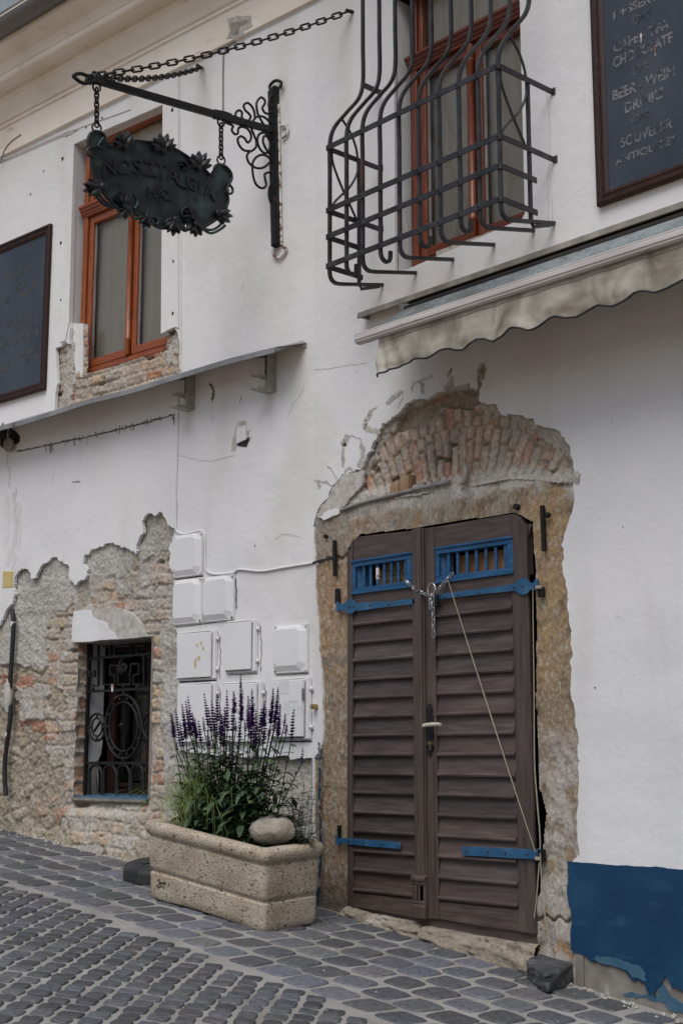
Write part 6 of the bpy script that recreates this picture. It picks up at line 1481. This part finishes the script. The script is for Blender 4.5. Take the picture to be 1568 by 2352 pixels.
rnd=random.Random(42)
def leaf(mb,p,d,L,W,curl=.3,up=Vector((0,0,1))):
    d=Vector(d).normalized(); s=d.cross(up); 
    if s.length<.05: s=Vector((1,0,0))
    s.normalize(); nn=s.cross(d); rows=[]
    for t in (0,.18,.45,.75,1):
        w=W*math.sin(PI*min(.97,t*.86+.10))**.9*(.08 if t==1 else 1)
        c=Vector(p)+d*L*t-nn*0+Vector((0,0,-1))*curl*L*t*t
        rows.append([tuple(c-s*w+nn*w*.35),tuple(c),tuple(c+s*w+nn*w*.35)])
    mb.grid(rows)
def at_plane(px,py,bfrac,h=None):
    """point on the vertical plane through the planter at fraction bfrac of its width"""
    r=Vector(ray(px,py)); nn=Vector((0,0,1)).cross(ex).normalized(); o=PL(0,WID*bfrac,0); c=Vector(CAM); t=(o-c).dot(nn)/r.dot(nn); return c+r*t
def zz4(x,y): return (344.4+x*.2929,1492.9+y*.2929)
sage=thing('sage_plant','bushy sage with dark leaves and tall violet flower spikes growing in the stone planter','plant',tuple(PL(LEN*.5,WID*.5,.34)))
sp=[(165,495,690),(200,455,720),(250,420,700),(278,395,640),(295,355,600),(330,490,660),(345,530,700),(378,545,720),(413,525,640),(450,635,760),(425,335,600),(455,440,640),(480,390,600),(510,485,660),(525,335,560),(548,415,740),(585,445,600),(602,310,640),(645,460,640),(658,320,500),(710,195,560),(770,360,620),(800,305,600),(785,420,700),(830,465,740),(875,455,640),(900,390,600),(910,450,740),(940,600,680),(968,300,580),(1005,290,560),(1022,420,680),(1060,495,600),(1073,580,660),(1128,455,700),(1198,765,890),(700,530,740),(745,545,640),(625,665,800),(650,760,870),(205,720,790),(575,560,760),(815,560,800),(235,560,760),(300,520,680),(560,500,680),(500,560,680),(850,600,740),(985,470,640),(670,550,640)]
stem_mb=MB(); lf=MB(); lp_=MB()
def spike(top,base,w,dense):
    a,b=Vector(top),Vector(base); L=(a-b).length; d=(a-b).normalized(); mb=MB()
    mb.tube([b,a],[.0028,.0012],5)
    n=max(6,int(L/ (.010 if dense else .0155)))
    for i in range(n):
        t=i/n; c=b.lerp(a,t); ww=w*(1-.62*t**1.5)
        for k in range(8 if t<.75 else 5):
            an=rnd.uniform(0,2*PI); u=Vector((math.cos(an),math.sin(an),rnd.uniform(.35,1.3)))
            leaf(mb,c,u,ww*rnd.uniform(.7,1.15),ww*.42,.25)
    mb.build('flower_spike','purple',sage)
for i,(x,yt,yb2) in enumerate(sp):
    bf=.30+.45*rnd.random()
    T=at_plane(*zz4(x,yt),bf); B=at_plane(*zz4(x+ (30 if x<500 else (-18 if x>850 else 4))*((yb2-yt)/250.),yb2),bf)
    spike(T,B,.029 if (yb2-yt)>150 else .020,rnd.random()<.55)
    # stem down to the soil
    fa=max(.27*LEN,min(.86*LEN,(T-C0).dot(ex)*.5+LEN*.26)); foot=PL(fa+rnd.uniform(-.06,.06),WID*(.35+.3*rnd.random()),.33)
    pts=cr([foot,foot.lerp(B,.5)+Vector((rnd.uniform(-.01,.01),rnd.uniform(-.01,.01),.02)),B],6); stem_mb.tube(pts,.0032,5)
    m=len(pts)
    for j in range(2,m-1):
        p=pts[j]; t=j/m
        for k in range(5 if t<.65 else 2):
            an=rnd.uniform(0,2*PI); L=rnd.uniform(.05,.105)*(1.1-.75*t); leaf(lf if rnd.random()<.93 else lp_,p,(math.cos(an),math.sin(an),rnd.uniform(-.1,.7)),L,L*.19,rnd.uniform(.2,.6))
for i in range(1900):
    a=rnd.gauss(.50,.22); 
    if not .08<a<.90: continue
    b2=rnd.uniform(.2,.9); h=.35+abs(rnd.gauss(0,.27))*(1-abs(a-.5)*1.0)
    if h>.95 or (a<.26 and b2<.75 and h<.60): continue
    an=rnd.uniform(0,2*PI); L=rnd.uniform(.05,.115)*(1.0 if h<.62 else .65)
    leaf(lf if rnd.random()<.95 else lp_,PL(LEN*a,WID*b2,h),(math.cos(an),math.sin(an),rnd.uniform(-.3,.6)),L,L*.20,rnd.uniform(.2,.7))
for i in range(60):
    a=rnd.uniform(.27,.8); an=rnd.uniform(-2.4,-.6)+yaw; L=rnd.uniform(.07,.13); leaf(lf,PL(LEN*a,WID*.12,rnd.uniform(.36,.44)),(math.cos(an),math.sin(an),rnd.uniform(-.3,.25)),L,L*.22,.6)
stem_mb.build('stems','stem',sage,smooth=60); lf.build('foliage','leaf',sage,normals=False); lp_.build('young_foliage','leaf_pale',sage,normals=False)
# feathery grass at the left end
gm=MB(); o=PL(LEN*.80,WID*.5,.33)
for i in range(560):
    an=rnd.uniform(0,2*PI); R=abs(rnd.gauss(0,.22)); h=rnd.uniform(.22,.52)*(1-R*.5); c=o+Vector((rnd.gauss(0,.05),rnd.gauss(0,.04),0))
    tip=c+Vector((math.cos(an)*R*1.15-.05,math.sin(an)*R,h-R*.45)); mid=c.lerp(tip,.5)+Vector((0,0,.10+R*.25))
    pts=cr([c,mid,tip],4); s=Vector(RT)*.0019
    gm.grid([[tuple(p-s*(1-k/9)) for k,p in enumerate(pts)],[tuple(p+s*(1-k/9)) for k,p in enumerate(pts)]])
o2=gm.build('grass_tuft','grass',None,normals=False); tag(o2,'fine feathery green grass tuft arching over the planter end away from the boulder','plant')
# thin twiggy weed behind the boulder
wm=MB(); wl=MB()
for i in range(26):
    f=PL(LEN*rnd.uniform(-.02,.12),WID*rnd.uniform(.6,.95),.33); tip=f+Vector((rnd.uniform(-.06,.16),rnd.uniform(-.08,.06),rnd.uniform(.12,.42)))
    pts=cr([f,f.lerp(tip,.5)+Vector((0,0,.03)),tip],5); wm.tube(pts,.0017,4)
    for p in pts[2:]:
        for k in range(4): an=rnd.uniform(0,2*PI); L=rnd.uniform(.012,.032); leaf(wl,p,(math.cos(an),math.sin(an),.4),L,L*.24,.3)
wd=thing('weed','sparse twiggy green weed with tiny leaves behind the boulder in the planter','plant',tuple(PL(LEN*.05,WID*.8,.33)))
wm.build('stems','stem',wd); wl.build('foliage','leaf_mid',wd,normals=False)

# ================================================================== LOOSE THINGS ON THE STREET
rb=thing('rubber_base','black octagonal rubber sign base lying half behind the stone planter','sign base',tuple(gnd(330,2040)))
bc_=Vector(gnd(347,2030))+Vector((-.05,.12,0)); mb=MB()
g0=gz(bc_.x); sl=-.105
prf=[(.245,-.02),(.25,.02),(.25,.07),(.235,.085),(.17,.115),(.06,.118)]
mb.lathe(prf,(bc_.x,bc_.y,g0),10); mb.v=[(x,y,z+(x-bc_.x)*sl) for x,y,z in mb.v]; mb.build('body','rubber',rb,bev=.006)
mb=MB(); mb.box(bc_.x-.05,bc_.x+.05,bc_.y-.17,bc_.y-.10,g0+.105,g0+.119); mb.build('socket','rubber',rb,bev=.004)
# dark stone block by the blue dado
def block():
    a=Vector(gnd(1258,2288)); b=Vector(gnd(1205,2250)); c=Vector(gnd(1332,2252)); mb=MB()
    u=(b-a); v=(c-a); h=.092; rows=[]; N=18
    bm=bmesh.new(); bmesh.ops.create_cube(bm,size=1.0); bmesh.ops.subdivide_edges(bm,edges=bm.edges,cuts=14,use_grid_fill=True)
    for vt in bm.verts:
        p=vt.co.copy(); q=Vector([max(-.40,min(.40,k)) for k in p]); d=p-q; 
        if d.length>0: p=q+d.normalized()*.10 if d.length>.10 else p
        n=float(fbm(np.array([p.x*3.1+p.z*2]),np.array([p.y*3.1-p.z*2.3]),801,4)[0])-.5; n2=float(fbm(np.array([p.x*11+p.z*7]),np.array([p.y*11-p.z*9]),802,3)[0])-.5
        p=p*(1+.16*n+.10*n2)
        vt.co=a+u*(p.x+.5)+v*(p.y+.5)+Vector((0,0,1))*h*(p.z+.5)*(1+.05*(p.y))
    me=bpy.data.meshes.new('stone_block'); bm.to_mesh(me); bm.free(); me.shade_smooth(); me.set_sharp_from_angle(angle=math.radians(50))
    bmesh_fix=bmesh.new(); bmesh_fix.from_mesh(me); bmesh.ops.recalc_face_normals(bmesh_fix,faces=bmesh_fix.faces); bmesh_fix.to_mesh(me); bmesh_fix.free()
    return link('stone_block',me,'basalt')
tag(block(),'loose dark grey stone block on the cobbles between the doorway and the blue wall base','stone')
# crumbs of plaster and brick fallen along the foot of the wall
mb=MB(); rnd=random.Random(31)
for i in range(260):
    x=rnd.uniform(-4.2,-1.55) if i<200 else rnd.uniform(.9,1.9); wy=(x-XH)*math.tan(math.radians(5.3)) if x<XH else 0
    y=wy-.02-abs(rnd.gauss(0,.05)); r=rnd.uniform(.004,.014); n0=len(mb.v); mb.ball((x,y,gz(x)+r*.3),r,3,(1,1,.6))
    for k in range(n0,len(mb.v)): mb.v[k]=tuple(c+rnd.uniform(-.3,.3)*r for c in mb.v[k])
for i in range(45):
    x=rnd.uniform(-3,1.6); y=-abs(rnd.gauss(0,.7))-.15; r=rnd.uniform(.002,.0055); n0=len(mb.v); mb.ball((x,y,gz(x)+.008+r*.3),r,3,(1.3,1,.6))
    for k in range(n0,len(mb.v)): mb.v[k]=tuple(c+rnd.uniform(-.3,.3)*r for c in mb.v[k])
o=mb.build('rubble_crumbs','lump',None,kind='stuff'); tag(o,'crumbs of fallen plaster and grit scattered along the foot of the wall','rubble')

SUN_EL,SUN_AZ,SKY,SUN_E,SUN_ANG,SUN_C,EXPO=57,-28,.07,1.5,46,(.985,.985,.985),.50

# ================================================================== GROUND (tail)
def ground():
    xs=list(np.linspace(-60,-7,12))+list(np.linspace(-6.8,6.8,120))+list(np.linspace(8,60,12)); ys=list(np.linspace(-60,-8,12))+list(np.linspace(-7.8,.4,90))
    mb=MB(); mb.grid([[(x,y,gz(x)-.002+ (.006*(fbm(np.array([x*5.]),np.array([y*5.]),200,3)[0]-.5) if abs(x)<7 else 0)) for x in xs] for y in ys])
    mb.build('street','joint',None,smooth=180,kind='structure',normals=False,origin=(0,0,0))
ground()
def stones(name,items,origin=(0,0,0)):
    """items: (cx,cy,half a,half b,rotation,seed,tone)"""
    V=[];Fc=[];Cl=[]
    rnd=random.Random(5)
    for cx,cy,a,b,ro,sd,tone in items:
        N=24; base=len(V); ring=[]
        p=rnd.uniform(5.5,9.0); ph=[rnd.uniform(0,6.28) for _ in range(4)]; am=[rnd.uniform(0,.05),rnd.uniform(0,.045),rnd.uniform(0,.022)]
        h=rnd.uniform(.004,.009); tx,ty=rnd.uniform(-.03,.03),rnd.uniform(-.03,.03)
        sk=rnd.uniform(-.12,.12)
        col=[c*tone for c in (rnd.uniform(.90,1.0),rnd.uniform(.95,1.01),rnd.uniform(1.0,1.16))]
        for rr,hh in ((1.05,-.008),(1.0,h*.35),(.97,h*.84),(.91,h*.98),(.45,h*1.03)):
            for k in range(N):
                t=2*PI*k/N; q=(abs(math.cos(t))**p+abs(math.sin(t))**p)**(-1/p)
                q*=1+am[0]*math.sin(t+ph[0])+am[1]*math.sin(2*t+ph[1])+am[2]*math.sin(5*t+ph[2])
                u,v=a*q*rr*math.cos(t),b*q*rr*math.sin(t); u+=sk*v
                x=cx+u*math.cos(ro)-v*math.sin(ro); y=cy+u*math.sin(ro)+v*math.cos(ro)
                V.append((x,y,gz(x)+hh+u*tx*.4+v*ty*.4+rnd.uniform(-.001,.001))); Cl.append(col)
        V.append((cx,cy,gz(cx)+h*1.04)); Cl.append(col)
        for r in range(4):
            for k in range(N): Fc.append((base+r*N+k,base+r*N+(k+1)%N,base+(r+1)*N+(k+1)%N,base+(r+1)*N+k))
        for k in range(N): Fc.append((base+4*N+k,base+4*N+(k+1)%N,base+5*N))
    me=bpy.data.meshes.new(name); me.from_pydata(V,[],Fc); me.shade_smooth()
    at=me.color_attributes.new('Col','FLOAT_COLOR','POINT'); at.data.foreach_set('color',np.array([(r,g,b,1) for r,g,b in Cl],dtype=np.float32).ravel())
    link(name,me,'cobble',None,'structure',origin)
rows_=[[(x,y,gz(x)+.012) for x in np.linspace(-14,12,40)] for y in (-15.0,-10.,-7.,-5.2)]
MB().grid(rows_).build('warm_bounce_sheet','warm_bounce',None,kind='structure',normals=False,origin=(0,-8,0))  # unseen sheet added to throw warm light up under the awning
rnd=random.Random(11)
it=[]
bandy=lambda x:-1.29+.012*math.sin(x*3.1)
for r in range(-1,7):
    y0=-1.19+.212*r
    for k in range(-50,40):
        x=.06+.2045*k+(.095*r)+rnd.uniform(-.008,.008); y=y0+rnd.uniform(-.008,.008)-.02*math.sin(x*1.3)
        if x<-7 or x>4.5: continue
        # wall line
        wy=0 if x>XH else (x-XH)*math.tan(math.radians(5.3))
        if y>wy-.02 or y<bandy(x)+.035: continue
        it.append((x,y,.083+rnd.uniform(-.008,.006),.086+rnd.uniform(-.010,.006),rnd.uniform(-.07,.07)+.05,k,rnd.choice((.07,.08,.09,.102,.115,.135))))
stones('pavement',it)
it=[]
du=np.array((.632,-.775)); dv=np.array((-.775,-.632))
for i in range(-60,60):
    for j in range(-60,60):
        off=rnd.uniform(0,1) if j==-60 else 0
        p=np.array((.451,-1.381))+du*(.1015*(i+.37*(j*7%3)))+dv*(.108*j)
        bend=.05*math.sin(p[0]*1.2)
        x,y=p[0]+rnd.uniform(-.006,.006),p[1]+rnd.uniform(-.006,.006)
        if y>bandy(x)-.055-rnd.uniform(0,.02) or y<-5.0 or x<-6.5 or x>5: continue
        it.append((x,y,.0385+rnd.uniform(-.006,.004),.044+rnd.uniform(-.006,.004),math.atan2(du[1],du[0])+rnd.uniform(-.10,.10),i,rnd.choice((.052,.062,.072,.083,.10))))
stones('road',it)

# ================================================================== LIGHT AND CAMERA
w=bpy.data.worlds.new('World'); scene.world=w; w.use_nodes=True
nt=w.node_tree; bg=nt.nodes['Background']; sky=nt.nodes.new('ShaderNodeTexSky'); sky.sky_type='NISHITA'; sky.sun_disc=False
SE,SA=math.radians(SUN_EL),math.radians(SUN_AZ)   # azimuth measured from -y (street side) towards -x
sky.sun_elevation=SE; sky.sun_rotation=PI+SA; sky.air_density=1.0; sky.dust_density=3.0; sky.ozone_density=1.0
bg.inputs[1].default_value=SKY
nt.links.new(sky.outputs[0],bg.inputs[0])
sd=bpy.data.lights.new('sun','SUN'); sd.energy=SUN_E; sd.angle=math.radians(SUN_ANG); sd.color=SUN_C
so=bpy.data.objects.new('sun',sd); COL.objects.link(so)
dirv=Vector((-math.sin(SA)*math.cos(SE),-math.cos(SA)*math.cos(SE),math.sin(SE)))
so.rotation_euler=dirv.to_track_quat('Z','Y').to_euler(); so.location=dirv*20
cd=bpy.data.cameras.new('camera'); co=bpy.data.objects.new('camera',cd); COL.objects.link(co)
cd.sensor_fit='HORIZONTAL'; cd.sensor_width=36; cd.lens=36*F/1568; cd.clip_start=.05; cd.clip_end=500
co.location=Vector(CAM); co.rotation_euler=(PI/2+TH,0,YAW)
scene.camera=co
vs=scene.view_settings; vs.view_transform='Standard'; vs.look='None'; vs.gamma=1; vs.exposure=EXPO; vs.use_curve_mapping=False
